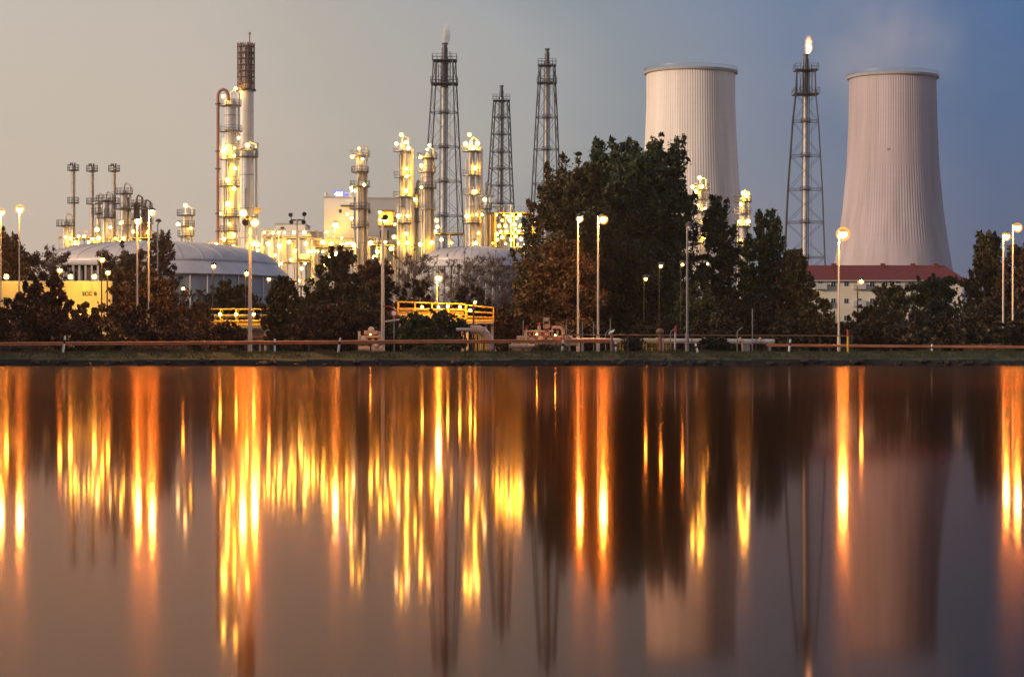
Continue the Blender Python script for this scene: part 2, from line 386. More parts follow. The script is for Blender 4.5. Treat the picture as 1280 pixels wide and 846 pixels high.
# ---------------------------------------------------------------- cooling towers
def cooling_tower(label, cx, Y, prof_px, top, seed, col):
    s = Y / F; base = Vector((gx(cx, Y), Y, G)); t = thing('cooling_tower', label, 'cooling tower', base)
    ztop = gz(top, Y); zb = G + 7.0
    zs = np.linspace(zb, ztop, 40); py = HY - (zs - CZ) / s
    pr = sorted(prof_px); rad = np.interp(py, [a for a, b in pr], [b for a, b in pr]) * s
    nr = 112; per = 6; n = nr * per; ang = np.arange(n) * 2 * PI / n + .01
    ribh = .05 * (1 + np.tile(np.cos(np.arange(per) * 2 * PI / per), nr))
    v = []; f = []
    for z, r in zip(zs, rad):
        rr = r + ribh
        v += list(zip(base.x + rr * np.cos(ang), base.y + rr * np.sin(ang), [z] * n))
    for j in range(len(zs) - 1):
        for i in range(n): f.append((j*n+i, j*n+(i+1)%n, (j+1)*n+(i+1)%n, (j+1)*n+i))
    mb = MB(); mb.add(v, f)
    ri = rad - .5      # inner face, so the mouth reads as a real shell
    mb.rev([(rad[-1] - .01, ztop - base.z), (ri[-1], ztop - base.z), (ri[20], zs[20] - base.z), (ri[0], zb - base.z)], base, 72)
    m, mt_, mb_ = new_mat('stained tower concrete'); mb_.inputs['Roughness'].default_value = .85; mb_.inputs['Specular IOR Level'].default_value = .25
    tcn = mt_.nodes.new('ShaderNodeTexCoord'); base_c = np.array(col); prev = None
    for sc1, zsc, lo_, hi_, f_ in ((.045, .35, .35, .65, .82), (.35, .02, .45, .72, .80), (.16, .05, .5, .75, .86)):
        mp1 = mt_.nodes.new('ShaderNodeMapping'); mp1.inputs['Scale'].default_value = (1, 1, zsc); mp1.inputs['Location'].default_value = (seed * 31, 0, seed * 7)
        n1 = mt_.nodes.new('ShaderNodeTexNoise'); n1.inputs['Scale'].default_value = sc1; n1.inputs['Detail'].default_value = 5
        mt_.links.new(tcn.outputs['Object'], mp1.inputs[0]); mt_.links.new(mp1.outputs[0], n1.inputs[0])
        r1 = ramp(mt_, [(lo_, (1, 1, 1)), (hi_, (f_, f_ * .985, f_ * .97))], n1.outputs[0])
        if prev is None: prev = r1.outputs[0]
        else:
            mx1 = mt_.nodes.new('ShaderNodeMix'); mx1.data_type = 'RGBA'; mx1.blend_type = 'MULTIPLY'; mx1.inputs[0].default_value = 1
            mt_.links.new(prev, mx1.inputs[6]); mt_.links.new(r1.outputs[0], mx1.inputs[7]); prev = mx1.outputs[2]
    wv = mt_.nodes.new('ShaderNodeTexWave'); wv.bands_direction = 'Z'; wv.inputs['Scale'].default_value = .11; mt_.links.new(tcn.outputs['Object'], wv.inputs[0])
    r1 = ramp(mt_, [(0, (.955, .955, .955)), (.06, (1, 1, 1))], wv.outputs[1])
    for src in (r1.outputs[0], None):
        mx1 = mt_.nodes.new('ShaderNodeMix'); mx1.data_type = 'RGBA'; mx1.blend_type = 'MULTIPLY'; mx1.inputs[0].default_value = 1
        mt_.links.new(prev, mx1.inputs[6]); prev = mx1.outputs[2]
        if src: mt_.links.new(src, mx1.inputs[7])
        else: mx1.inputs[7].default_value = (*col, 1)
    mt_.links.new(prev, mb_.inputs['Base Color'])
    mb.build('shell', m, t, smooth=False)
    r = rad[-1]; zt = ztop - base.z
    MB().rev([(r - .3, zt), (r + 1.0, zt), (r + 1.1, zt + .35), (r + 1.1, zt + .9), (r - .3, zt + .9)], base, 96, True).build('rim', M['conc'], t)
    rl = MB()
    for i in range(72):
        a = 2 * PI * i / 72; p = base + Vector(((r + .95) * math.cos(a), (r + .95) * math.sin(a), zt + .9)); rl.bar(p, p + Vector((0, 0, 1.1)), .07)
    rl.rev([(r + .9, zt + 2.0), (r + 1.0, zt + 2.0), (r + 1.0, zt + 2.1), (r + .9, zt + 2.1)], base, 72, True)
    rl.rev([(r + .92, zt + 1.45), (r + .98, zt + 1.45), (r + .98, zt + 1.51), (r + .92, zt + 1.51)], base, 72, True)
    rl.build('railing', M['grey'], t)
    lg = MB(); nb = 40; rb = rad[0]
    for i in range(nb):
        for d in (-1, 1):
            a0 = 2 * PI * (i + .0) / nb; a1 = a0 + d * PI / nb
            lg.cyl(base + Vector(((rb + 1.2) * math.cos(a0), (rb + 1.2) * math.sin(a0), -.2)), base + Vector((rb * math.cos(a1), rb * math.sin(a1), 7.2)), .45, n=6)
    lg.build('support_ring', M['conc'], t)
    MB().rev([(rb + 3, 0), (rb + 3, 1.6), (rb + 2.6, 1.6), (rb + 2.6, 0)], base, 72, True).build('basin', M['conc'], t)
    a = R(255); p = base + Vector((rad[28] * math.cos(a), rad[28] * math.sin(a), zs[28] - base.z))
    MB().box(p.x - .4, p.x + .4, p.y - .4, p.y + .3, p.z - .3, p.z + .4).build('service_box', M['conc'], t)
    return t
cooling_tower('pale pink cooling tower rising behind the tallest tree, left of the other', 863.5, 900,
              [(95, 55), (130, 55), (168, 56.5), (223, 59.5), (262, 62.5), (330, 71), (400, 84), (450, 95)], 93, 1, (.84, .76, .68))
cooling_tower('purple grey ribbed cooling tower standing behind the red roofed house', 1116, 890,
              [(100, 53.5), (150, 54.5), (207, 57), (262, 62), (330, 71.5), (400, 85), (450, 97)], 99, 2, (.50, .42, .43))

# ---------------------------------------------------------------- flare stacks
def ladder(a, b, w, m, parent, step=.9):
    a = Vector(a); b = Vector(b); mb = MB(); d = Vector((w / 2, 0, 0))
    mb.bar(a - d, b - d, .06).bar(a + d, b + d, .06)
    n = int((b - a).length / step)
    for i in range(n):
        p = a.lerp(b, (i + .5) / n); mb.bar(p - d, p + d, .05)
    mb.build('ladder', m, parent)
def ring_platform(parent, c, r_in, r_out, m, name='platform', rail=1.1, n=16, th=.18, arc=None):
    mb = MB(); c = Vector(c)
    mb.rev([(r_in, 0), (r_out, 0), (r_out, th), (r_in, th)], c, n, True)
    for h in (rail * .5, rail):
        mb.rev([(r_out - .06, h), (r_out, h), (r_out, h + .07), (r_out - .06, h + .07)], c, n, True)
    for i in range(0, n):
        a = 2 * PI * i / n; p = c + Vector(((r_out - .03) * math.cos(a), (r_out - .03) * math.sin(a), 0)); mb.bar(p, p + Vector((0, 0, rail)), .06)
    return mb.build(name, m, parent)
def flare_stack(label, cx, Y, top, hw, levels, platforms, rpx, dark_to, pipe_m, lat, cxb=None):
    """lattice derrick around a riser pipe. hw: [(py, half width px)]"""
    s = Y / F; cxb = cxb or cx; base = Vector((gx(cxb, Y), Y, G)); t = thing('flare_stack', label, 'flare stack', base)
    X = lambda py: gx(cx + (cxb - cx) * (py - top) / (447 - top), Y)
    hwf = lambda py: float(np.interp(py, [a for a, b in hw], [b for a, b in hw])) * s
    def corner(i, py):
        h = hwf(py); sx, sy = [(-1, -1), (1, -1), (1, 1), (-1, 1)][i % 4]
        k = .88; return Vector((X(py) + sx * h * k + sy * h * .12, Y + sy * h * k - sx * h * .12, gz(py, Y)))
    ttop = levels[0]
    for i in range(4):
        mb = MB(); pts = [447] + [l for l in levels[::-1]]
        for a, b in zip(pts[:-1], pts[1:]): mb.cyl(corner(i, a), corner(i, b), .17, n=6)
        mb.build('leg', M[lat], t)
    br = MB()
    lv = levels + [447]
    for a, b in zip(lv[:-1], lv[1:]):
        for i in range(4):
            p0, p1, q0, q1 = corner(i, a), corner(i + 1, a), corner(i, b), corner(i + 1, b)
            br.bar(p0, p1, .15); br.bar(p0, q1, .085); br.bar(p1, q0, .085)
            br.bar((p0 + p1) / 2, Vector((X(a), Y, gz(a, Y))), .09)
    br.build('bracing', M[lat], t)
    zt = gz(top, Y); zd = gz(dark_to, Y)
    MB().tube([Vector((X(447), Y, G)), Vector((X((447 + dark_to) / 2), Y, (G + zd) / 2)), Vector((X(dark_to), Y, zd))], rpx * s, 14).build('riser_pipe', M[pipe_m], t)
    MB().cyl((X(dark_to), Y, zd), (X(top + 6), Y, gz(top + 6, Y)), rpx * s * 1.12, n=14).build('upper_pipe', M['dark'], t)
    MB().rev([(rpx*s*.85, 0), (rpx*s*.85, 6*s*.7), (rpx*s*1.15, 6*s*.75), (rpx*s*1.15, 6*s), (rpx*s*.7, 6*s), (rpx*s*.7, 0)], (X(top), Y, gz(top + 6, Y)), 14).build('flare_tip', M['dark'], t)
    for py in platforms:
        h = hwf(py) * 1.12; c = Vector((X(py), Y, gz(py, Y))); mb = MB()
        mb.box(c.x - h, c.x + h, Y - h, Y + h, c.z - .15, c.z)
        for hh in (.7, 1.4):
            for a, b in (((-1,-1),(1,-1)),((1,-1),(1,1)),((1,1),(-1,1)),((-1,1),(-1,-1))):
                mb.bar(c + Vector((a[0]*h, a[1]*h, hh)), c + Vector((b[0]*h, b[1]*h, hh)), .09)
        for u in np.linspace(-1, 1, 6):
            for sy in (-1, 1): mb.bar(c + Vector((u*h, sy*h, 0)), c + Vector((u*h, sy*h, 1.4)), .09)
        mb.build('platform', M[lat], t)
    for py in levels[1:]:
        c = Vector((X(py), Y, gz(py, Y))); ring_platform(t, c - Vector((0,0,.2)), rpx*s, rpx*s + .7, M[lat], 'collar', .9, 10)
    ladder((X(430) + rpx*s + .6, Y - .5, G), (X(levels[0]) + rpx*s + .6, Y - .5, gz(levels[0], Y)), .6, M[lat], t, 1.6)
    for k, dx in enumerate((-1.3, 1.25)):      # thin pilot gas lines up the riser
        MB().tube([Vector((X(440) + dx * rpx*s, Y - .4, G)), Vector((X(levels[0]) + dx * rpx*s, Y - .4, gz(levels[0] - 4, Y)))], .10, 5).build('pilot_line', M['lattice'], t)
    return t, X
fA, XA = flare_stack('tallest lattice flare stack with dark tip and a white wisp of steam', 556, 600, 54,
            [(75, 13.5), (105, 15), (184, 19.5), (227, 22), (300, 26), (447, 36)], [76, 105, 141, 184, 227, 270, 313, 360, 405], [76, 105], 3.4, 110, 'palepipe', 'lattice', 552)
fB, XB = flare_stack('shortest lattice flare stack behind the yellow lit steel unit', 627, 620, 107,
            [(125, 9.5), (154, 11.5), (196, 13.5), (238, 16), (300, 20), (447, 28)], [126, 147, 168, 190, 211, 232, 254, 276, 300, 330, 370, 410], [126], 2.3, 122, 'grey', 'lattice', 623)
fC, XC = flare_stack('lattice flare stack rising just left of the tallest tree', 684, 600, 61,
            [(80, 10), (104, 11), (147, 13.5), (230, 17.5), (300, 21), (447, 30)], [82, 104, 147, 187, 230, 273, 318, 365, 410], [82, 104], 2.7, 84, 'palepipe', 'lattice', 681)
fD, XD = flare_stack('burning lattice flare stack between the two cooling towers', 1007.5, 600, 68,
            [(88, 12.7), (118, 14), (152, 18), (236, 24), (322, 28), (447, 36)], [88, 118, 152, 195, 237, 278, 322, 365, 410], [88, 118], 3.2, 120, 'palepipe', 'lattice', 1005)
for t_, X_, t0, t1 in ((fA, XA, 56, 104), (fD, XD, 72, 117)):     # clustered pilot pipes and tanks round the heads
    for k in range(4):
        rr = random.Random(k); dx = (-1.5, 1.4, 2.3, -2.3)[k]
        a = t0 + 18 + rr.uniform(0, 10)
        MB().cyl((X_(90) + dx, 599, gz(t1, 600)), (X_(90) + dx, 599, gz(a - (10 if k == 1 else 0), 600)), .12, n=6).build('pilot_pipe', M['dark'], t_)
fl = MB(); bp = at(1007.5, 67, 600)
prof = [(-.1, .7), (.8, 1.1), (1.8, 1.4), (3.0, 1.3), (4.0, 1.0), (4.6, .6), (5.0, .2)]
vs = []; n = 12
for j, (z, r) in enumerate(prof):
    off = .28 * z * .75 + .25 * math.sin(z * 1.3)
    for i in range(n):
        a = 2 * PI * i / n; rr = r * (1 + .22 * math.sin(3 * a + z))
        vs.append((bp.x + off + rr * math.cos(a), bp.y + rr * math.sin(a), bp.z - .2 + z))
fl.add(vs, [(j*n+i, j*n+(i+1)%n, (j+1)*n+(i+1)%n, (j+1)*n+i) for j in range(len(prof)-1) for i in range(n)] + [tuple(range((len(prof)-1)*n, len(prof)*n))])
fo = solo(fl, 'flame', M['red_glow'], 'bright orange white gas flame leaning right on the burning stack', 'flame', bp)
fm = D.materials.new('burning gas'); fm.use_nodes = True; ft = fm.node_tree; ft.nodes.clear(); fo.data.materials[0] = fm
f_o = ft.nodes.new('ShaderNodeOutputMaterial'); fe = ft.nodes.new('ShaderNodeEmission')
f_tc = ft.nodes.new('ShaderNodeTexCoord'); f_g = ft.nodes.new('ShaderNodeTexGradient'); f_g.gradient_type = 'SPHERICAL'; f_mp = ft.nodes.new('ShaderNodeMapping')
f_n = ft.nodes.new('ShaderNodeTexNoise'); f_n.inputs['Scale'].default_value = 1.1; f_v = ft.nodes.new('ShaderNodeVectorMath'); f_v.operation = 'MULTIPLY_ADD'
f_v.inputs[1].default_value = (.9, .9, .9); ft.links.new(f_tc.outputs['Object'], f_n.inputs[0]); ft.links.new(f_n.outputs[1], f_v.inputs[0]); ft.links.new(f_tc.outputs['Object'], f_v.inputs[2])
f_mp.inputs['Location'].default_value = (-.85, -.30, -.72); f_mp.inputs['Rotation'].default_value = (0, R(-14), 0); f_mp.inputs['Scale'].default_value = (.92, .92, .28)
ft.links.new(f_v.outputs[0], f_mp.inputs[0]); ft.links.new(f_mp.outputs[0], f_g.inputs[0])
f_r = ramp(ft, [(.0, (0, 0, 0)), (.15, (.5, .14, .02)), (.45, (2.2, .95, .30)), (.8, (3.6, 2.4, 1.2))], f_g.outputs[0])
ft.links.new(f_r.outputs[0], fe.inputs[0]); fe.inputs[1].default_value = 1.1; ft.links.new(fe.outputs[0], f_o.inputs['Volume'])

def plume(name, label, c, hw, hd, hh, dens, col, seed, sc_, lean=(0, 0), cone=.6, emi=0, r0=.38):
    """soft vapour in a closed hull; density fades to nothing before the hull's faces"""
    m = D.materials.new('vapour ' + name); m.use_nodes = True; t = m.node_tree; t.nodes.clear()
    o = t.nodes.new('ShaderNodeOutputMaterial'); pv = t.nodes.new('ShaderNodeVolumePrincipled')
    pv.inputs['Color'].default_value = (*col, 1); pv.inputs['Anisotropy'].default_value = -.2
    tcn = t.nodes.new('ShaderNodeTexCoord'); n_ = t.nodes.new('ShaderNodeTexNoise'); n_.inputs['Scale'].default_value = sc_; n_.inputs['Detail'].default_value = 3
    g = t.nodes.new('ShaderNodeTexGradient'); g.gradient_type = 'SPHERICAL'
    mp_ = t.nodes.new('ShaderNodeMapping'); mp_.inputs['Scale'].default_value = (1 / hw, 1 / hd, 1 / hh)
    t.links.new(tcn.outputs['Object'], mp_.inputs[0]); t.links.new(mp_.outputs[0], g.inputs[0])
    t.links.new(tcn.outputs['Object'], n_.inputs[0])
    mu = t.nodes.new('ShaderNodeMath'); mu.operation = 'MULTIPLY'
    r_ = t.nodes.new('ShaderNodeMapRange'); r_.inputs[1].default_value = r0; r_.inputs[2].default_value = .75; r_.inputs[4].default_value = dens
    t.links.new(n_.outputs[0], r_.inputs[0]); t.links.new(r_.outputs[0], mu.inputs[0]); t.links.new(g.outputs[1], mu.inputs[1])
    t.links.new(mu.outputs[0], pv.inputs['Density'])
    t.links.new(pv.outputs[0], o.inputs['Volume'])
    mb = MB().sphere((0, 0, 0), 1, 20, 12)
    mb.v = [(c[0] + x * hw + lean[0] * z, c[1] + y * hd, c[2] + z * hh) for x, y, z in mb.v]
    ob = mb.build(name, m, None, True, c); BASES[ob.name] = Vector(c)
    return tag(ob, label, 'steam')
plume('steam_plume', 'faint pale vapour drifting above the right hand cooling tower', at(1106, 62, 890), 34, 24, 36, .028, (1, 1, 1), 1, .06, lean=(-.25, 0), r0=.30)
plume('steam_wisp', 'small white wisp of steam at the tip of the tallest flare stack', at(558, 44.5, 600), 1.2, 1.2, 3.4, 4.5, (1, 1, 1), 2, .4, (.5, 0), r0=.1)

# ---------------------------------------------------------------- distillation columns
def column(label, px, Y, top, rpx, plats, lamps, twin=None, riser=1, m='steel', name='distillation_column', cat='column', base_py=None, seed=0, lr=.38, lm='lamp', rings=True):
    s = Y / F; r = rpx * s; rg = random.Random(seed + int(px))
    base = Vector((gx(px, Y), Y, G)); t = thing(name, label, cat, base)
    zt = gz(top, Y); H = zt - G
    pf = [(r * 1.25, 0), (r * 1.25, .6), (r, .6), (r, H - r * .7)] + [(r * math.cos(a), H - r * .7 + r * .7 * math.sin(a)) for a in (R(30), R(55), R(75), R(89))]
    MB().rev(pf, base, 28).build('shell', M[m], t)
    if rings:
        for k in range(int(H / 6)):
            z = 4 + 6 * k + rg.uniform(-.5, .5)
            if z < H - r: MB().rev([(r - .01, z), (r + .09, z), (r + .09, z + .14), (r - .01, z + .14)], base, 28, True).build('stiffener_ring', M['grey'], t)
    MB().tube([(base.x, Y, zt - .1), (base.x, Y, zt + .7), (base.x + r * .5, Y, zt + 1.2), (base.x + r + .5, Y, zt + .8), (base.x + r + .5, Y, zt - 3), (base.x + r + .5, Y - .1, G + 6)], .17 + r * .05, 8).build('overhead_pipe', M[m], t)
    for k in range(riser):
        a = R(200 + 55 * k + rg.uniform(-15, 15)); rr = r + .35; h = zt - rg.uniform(2, H * .4)
        x, y = base.x + rr * math.cos(a), Y + rr * math.sin(a)
        MB().tube([(x, y, G), (x, y, h), (x - .3 * math.cos(a), y - .3 * math.sin(a), h + .4)], .14, 7).build('riser_pipe', M['grey' if k % 2 else m], t)
    if twin:
        dx, tt, tr = twin; c = base + Vector((dx * s, .4, 0)); hh = gz(tt, Y) - G; q = tr * s
        MB().rev([(q, 0), (q, hh - q * .7)] + [(q * math.cos(a), hh - q * .7 + q * .7 * math.sin(a)) for a in (R(30), R(60), R(89))], c, 22).build('side_vessel', M[m], t)
        for py in plats[::2]:
            if py > tt: MB().box(base.x, c.x, Y - .2, Y + .2, gz(py, Y) - .15, gz(py, Y)).build('walkway', M['grey'], t)
    for py in plats: ring_platform(t, (base.x, Y, gz(py, Y)), r, r + .85 + rg.uniform(0, .35), M['dark' if rg.random() < .5 else 'grey'], n=14)
    ladder((base.x - r * .3, Y - r - .45, G), (base.x - r * .3, Y - r - .45, zt - .5), .5, M['grey'], t, 1.2)
    for lx, ly in lamps: bracket_lamp(t, (gx(lx, Y), Y - r - .9, gz(ly, Y)), .9, lr * rg.choice([.6, .75, .9, 1, 1.15]), rg.choice([lm, lm, lm, 'lampw', 'lampy']))
    return t
YR = 450
column('slim lamp lit column beside the white block with the blue sign', 450, YR, 190, 5.2, [196, 216, 234, 262, 285], [(449.5,186.6),(441,197),(454,200),(439.5,236),(440,273.5),(456,232)], (6, 215, 2.2), 2)
column('tall twin column, left of the thinner pair beside the tallest flare stack', 503, YR, 178, 4.2, [190, 222, 247, 280], [(502,169.5),(496,181),(508,179),(511,186),(508,212),(509,221),(508,239.5),(498.5,270.6),(510,270.6),(494,281),(508,293),(493,297),(499,304),(510,304)], (11, 184, 3.6), 2)
column('thin lamp topped column standing immediately left of the tallest flare stack', 534, YR, 192, 4.6, [199, 216, 236, 262], [(534.7,188),(526,197.6),(527,208),(527,235),(540,304),(526,306),(537,183)], (5, 205, 2.0), 2)
column('tall twin column standing left of the brown clad tower', 589, YR, 180, 4.4, [190, 220, 244, 280], [(587,169.5),(582,181),(588.6,180),(597,180.5),(594,211),(593.6,240.5),(584,271),(596,269),(603,269),(598.6,292),(595,304.5),(592,186)], (11, 184, 3.4), 2)
column('small dark service column right of the tall twin column near the middle', 521, 452, 234, 2.6, [245, 262, 278], [(519,250)], None, 1, 'grey')
column('small dark service column against the brown clad tower', 607, 447, 236, 2.4, [246, 262], [(606,250)], None, 1, 'grey')
column('column with a chain of lamps half hidden by the tallest tree', 876, YR, 230, 3.6, [238, 250, 266, 282], [(873.6,223),(865,234.6),(877,234),(866.6,245.5),(872,257),(880.6,262),(877.5,277.5),(879.5,297),(869,240)], (-5, 245, 2.2), 2)
column('short column with lamps showing between two trees, left of the burning stack', 928.5, YR, 246, 4.4, [253, 268, 284], [(928,242),(932,245),(925.5,256),(923,278),(934,277.5),(925,301)], (5, 262, 2), 1)
column('small pale column with a top lamp, left of the tallest white tower', 232.5, YR, 266, 4.6, [270, 284, 296], [(233,257.5),(239.7,286),(224,281)], (-6, 282, 2.4), 2, 'cream')
# the tall white group at left
column('tall cream column with lit landings and an arched overhead pipe', 288, YR, 122, 7.2, [133, 165, 200, 234, 272, 290, 308],
       [(281,122),(280.7,191),(285.6,226),(286.5,256),(277,268),(288,281),(281.5,299.6),(294,196),(295,211.5),(294,237),(293,294.6),(293,309),(262,307),(267,309.5),(283,187)], (-6, 170, 5.5), 2, 'cream', lr=.42, lm='lampbig')
column('pale column with a crown platform in front of the scaffolded stack', 308.5, YR - 5, 186, 8.6, [187, 197], [(300,174),(295,186.5),(318,306),(311,183)], None, 2, 'cream')
dc = MB(); Yd = YR - 3
t = thing('downcomer_pipe', 'tall rusty red downcomer pipe arching over the cream column', 'pipe', (gx(272.5, Yd), Yd, G))
MB().tube([at(272.5, 447, Yd), at(272.5, 300, Yd), at(272.5, 200, Yd), at(272.5, 122, Yd)] + [at(279 - 6.5 * math.cos(a), 121 - 9 * math.sin(a), Yd) for a in (R(20), R(50), R(90), R(130), R(160))] + [at(286, 126, Yd)], .30, 12).build('pipe_run', M['rust'], t)
for py in (131, 190, 212, 268, 290):
    c = at(272.5, py, Yd); MB().rev([(.28, 0), (.55, 0), (.55, .25), (.28, .25)], c, 12, True).build('flange', M['dark'], t)
# scaffolded stack
Ys = YR + 6; s_ = Ys / F
t = thing('scaffolded_stack', 'tallest white stack with dark scaffolding wrapped round its top', 'stack', (gx(307.5, Ys), Ys, G))
b0 = parent_base(t); rs = 9.6 * s_
MB().rev([(rs, 0), (rs, gz(114, Ys) - G), (rs * .55, gz(113, Ys) - G), (rs * .55, gz(58, Ys) - G), (.05, gz(58, Ys) - G)], b0, 32).build('shell', M['cream'], t)
sc_m = mat('scaffold tube and mesh', (.20, .13, .10), .7, .1, .3, 2)
for k in range(8):
    z = gz(112 - k * 7.6, Ys); c = Vector((b0.x, Ys, z))
    MB().rev([(rs * .62, 0), (rs + .18, 0), (rs + .18, .10), (rs * .62, .10)], c, 20, True).build('scaffold_deck', sc_m, t, False)
mb = MB(); zb_, zt_ = gz(113, Ys), gz(54, Ys)
for i in range(20):
    a = 2 * PI * i / 20; a2 = 2 * PI * (i + 1) / 20
    for rr in (rs * .72, rs + .18): mb.bar((b0.x + rr*math.cos(a), Ys + rr*math.sin(a), zb_), (b0.x + rr*math.cos(a), Ys + rr*math.sin(a), zt_), .10)
    for k in range(7):
        z0 = zb_ + (zt_ - zb_) * k / 7; z1 = zb_ + (zt_ - zb_) * (k + 1) / 7; rr = rs + .2
        mb.bar((b0.x + rr*math.cos(a), Ys + rr*math.sin(a), z0 if (i + k) % 2 else z1), (b0.x + rr*math.cos(a2), Ys + rr*math.sin(a2), z1 if (i + k) % 2 else z0), .05)
mb.build('scaffold_tubes', sc_m, t)
MB().rev([(rs - .1, 0), (rs + .45, 0), (rs + .45, .3), (rs - .1, .3)], (b0.x, Ys, gz(114, Ys)), 24, True).build('platform', M['dark'], t)
MB().tube([at(312, 58, Ys), at(312, 50, Ys), at(312, 43, Ys)], .13, 6).build('vent_pipe', M['rust'], t)
MB().sphere(at(312, 42, Ys), .26, 8, 6).build('vent_cap', M['grey'], t)
bracket_lamp(t, at(294.5, 111, Ys - rs - 1), 1.4, .32, 'lamp')
for py in (140, 170): MB().rev([(rs - .01, 0), (rs + .08, 0), (rs + .08, .12), (rs - .01, .12)], (b0.x, Ys, gz(py, Ys)), 28, True).build('stiffener_ring', M['steel'], t)

# ---------------------------------------------------------------- chimneys at left and their plant
def chimney(label, px, top, Y=455):
    s = Y / F; base = Vector((gx(px, Y), Y, G)); t = thing('chimney', label, 'chimney', base, 'three slim chimneys at the left'); H = gz(top, Y) - G; r = 2.7 * s
    MB().rev([(r * 1.5, 0), (r * 1.15, H * .35), (r, H * .5), (r, H - 1.2), (r * 1.25, H - 1.1), (r * 1.25, H), (r * .9, H), (r * .9, H - 2)], base, 20).build('flue', M['steel'], t)
    for z in (H - 1.0, H - 7.2, H * .42): ring_platform(t, base + Vector((0, 0, z)), r, r + .7, M['dark'], n=12)
    for k in range(3):
        a = R(200 + 60 * k); MB().box(base.x + r*1.2*math.cos(a) - .12, base.x + r*1.2*math.cos(a) + .12, Y + r*1.2*math.sin(a) - .12, Y + r*1.2*math.sin(a) + .12, H + G - .1, H + G + .5).build('cap_lug', M['dark'], t)
    ladder((base.x, Y - r - .3, G), (base.x, Y - r - .3, G + H - 1), .45, M['dark'], t, 1.5)
chimney('slim chimney farthest left, standing apart over the domed roof', 91.5, 207)
chimney('slim chimney in the middle of the three over the domed roof', 115, 208)
chimney('slim chimney nearest the street lamp pair, behind vessels', 142.5, 208)
column('pale vessel column with hooped top pipe, right of the three chimneys', 155, YR, 237, 4.6, [243, 262, 282], [(153,279),(156,298.5),(146,298.5)], (6, 246, 2.2), 2)
column('pale vessel column between the second and third chimneys', 132.5, YR, 248, 4.2, [252, 273], [(123,287.6),(139.5,285),(125,298.5)], None, 2)
column('narrow vessel column just right of the middle chimney', 123, YR + 4, 250, 2.8, [255, 268], [(117,299)], None, 1)
column('stubby vessel with a looped pipe, left of the three chimneys', 82, YR, 275, 4.4, [283], [(84,297),(90.5,298.5),(100,296),(107,296)], None, 1)
column('dim vessel column behind the twin street lamps', 171, YR + 8, 252, 3.6, [258, 275], [(168,290)], None, 1, 'rust')
column('short reddish vessel behind the right twin street lamp', 182, YR + 8, 258, 3.0, [262, 280], [(186,292)], None, 1, 'rust')

# ---------------------------------------------------------------- open steel process units
def process_unit(label, x0, x1, top, Y, depth, levels, lamps, seed, m='steel', lm='lamp', vessels=3, pipes=12, lr=.38, bays=None, bot=447):
    rg = random.Random(seed); X0, X1 = gx(x0, Y), gx(x1, Y); base = Vector(((X0 + X1) / 2, Y, G)); t = thing('process_unit', label, 'process unit', base)
    bays = bays or max(2, int((X1 - X0) / 3.2)); zt = gz(top, Y); fr = MB()
    zl = [G + (zt - G) * (k + 1) / levels for k in range(levels)]
    xs = [X0 + (X1 - X0) * i / bays for i in range(bays + 1)]
    for y in (Y, Y + depth):
        for x in xs: fr.bar((x, y, G), (x, y, zt), .22)
        for z in zl: fr.bar((X0, y, z), (X1, y, z), .2)
        for i in range(bays):
            if rg.random() < .6:
                k = rg.randrange(levels); za = G if k == 0 else zl[k - 1]; fr.bar((xs[i], y, za), (xs[i + 1], y, zl[k]), .12)
    for x in xs:
        for z in zl: fr.bar((x, Y, z), (x, Y + depth, z), .18)
    fr.build('steel_frame', M[m], t)
    for z in zl:
        MB().box(X0, X1, Y - .3, Y + depth, z + .05, z + .13).build('deck', M['dark'], t, False)
        rl = MB()
        for h in (.55, 1.1): rl.bar((X0, Y - .3, z + h), (X1, Y - .3, z + h), .06)
        for i in range(int((X1 - X0) / 1.2)): rl.bar((X0 + 1.2 * i, Y - .3, z), (X0 + 1.2 * i, Y - .3, z + 1.1), .05)
        rl.build('railing', M['yellow' if rg.random() < .5 else 'grey'], t)
    for k in range(vessels):
        z = rg.choice([G] + zl[:-1]) + .1; x = rg.uniform(X0 + .8, X1 - .8); hgt = (zl[0] - G) * rg.uniform(.7, 1.6); r = rg.uniform(.45, .9)
        if rg.random() < .5: MB().rev([(.02, 0), (r, .2), (r, hgt - .3), (r * .6, hgt), (.02, hgt + .1)], (x, Y + depth * .4, z), 18).build('vessel', M['cream'], t)
        else:
            l = rg.uniform(1.5, 3.2); MB().cyl((x - l / 2, Y + .8, z + r), (x + l / 2, Y + .8, z + r), r, n=16).build('drum', M['cream'], t)
    for k in range(pipes):
        pts = []; x = rg.uniform(X0, X1); y = Y + rg.uniform(-.6, depth); z = G + rg.uniform(.3, (zt - G) * .9); pts.append((x, y, z))
        for j in range(rg.randint(2, 4)):
            if j % 2 == 0: z = min(zt + 1.5, max(G + .4, z + rg.choice([-1, 1]) * rg.uniform(2, (zt - G) * .5)))
            else: x = min(X1 + .5, max(X0 - .5, x + rg.choice([-1, 1]) * rg.uniform(1.5, 6)))
            pts.append((x, y, z))
        MB().tube(pts, rg.choice([.09, .13, .18, .26]), 7).build('pipe', M[rg.choice(['steel', 'palepipe', 'cream', 'grey'])], t)
    for lx, ly in lamps: bracket_lamp(t, (gx(lx, Y), Y - .9, gz(ly, Y)), .7, lr * rg.choice([.55, .7, .85, 1, 1.15]), rg.choice([lm, lm, lm, 'lampw', 'lampy']))
    return t
process_unit('lamp strewn steel pipe unit behind the right edge of the domed hall', 328, 352, 296, 440, 7, 5, [(331,291),(342,291.5),(348.5,291),(344.6,319),(339,327.6),(352,329.6),(323,306),(323,313),(336,305),(350,308)], 1, vessels=4, pipes=10)
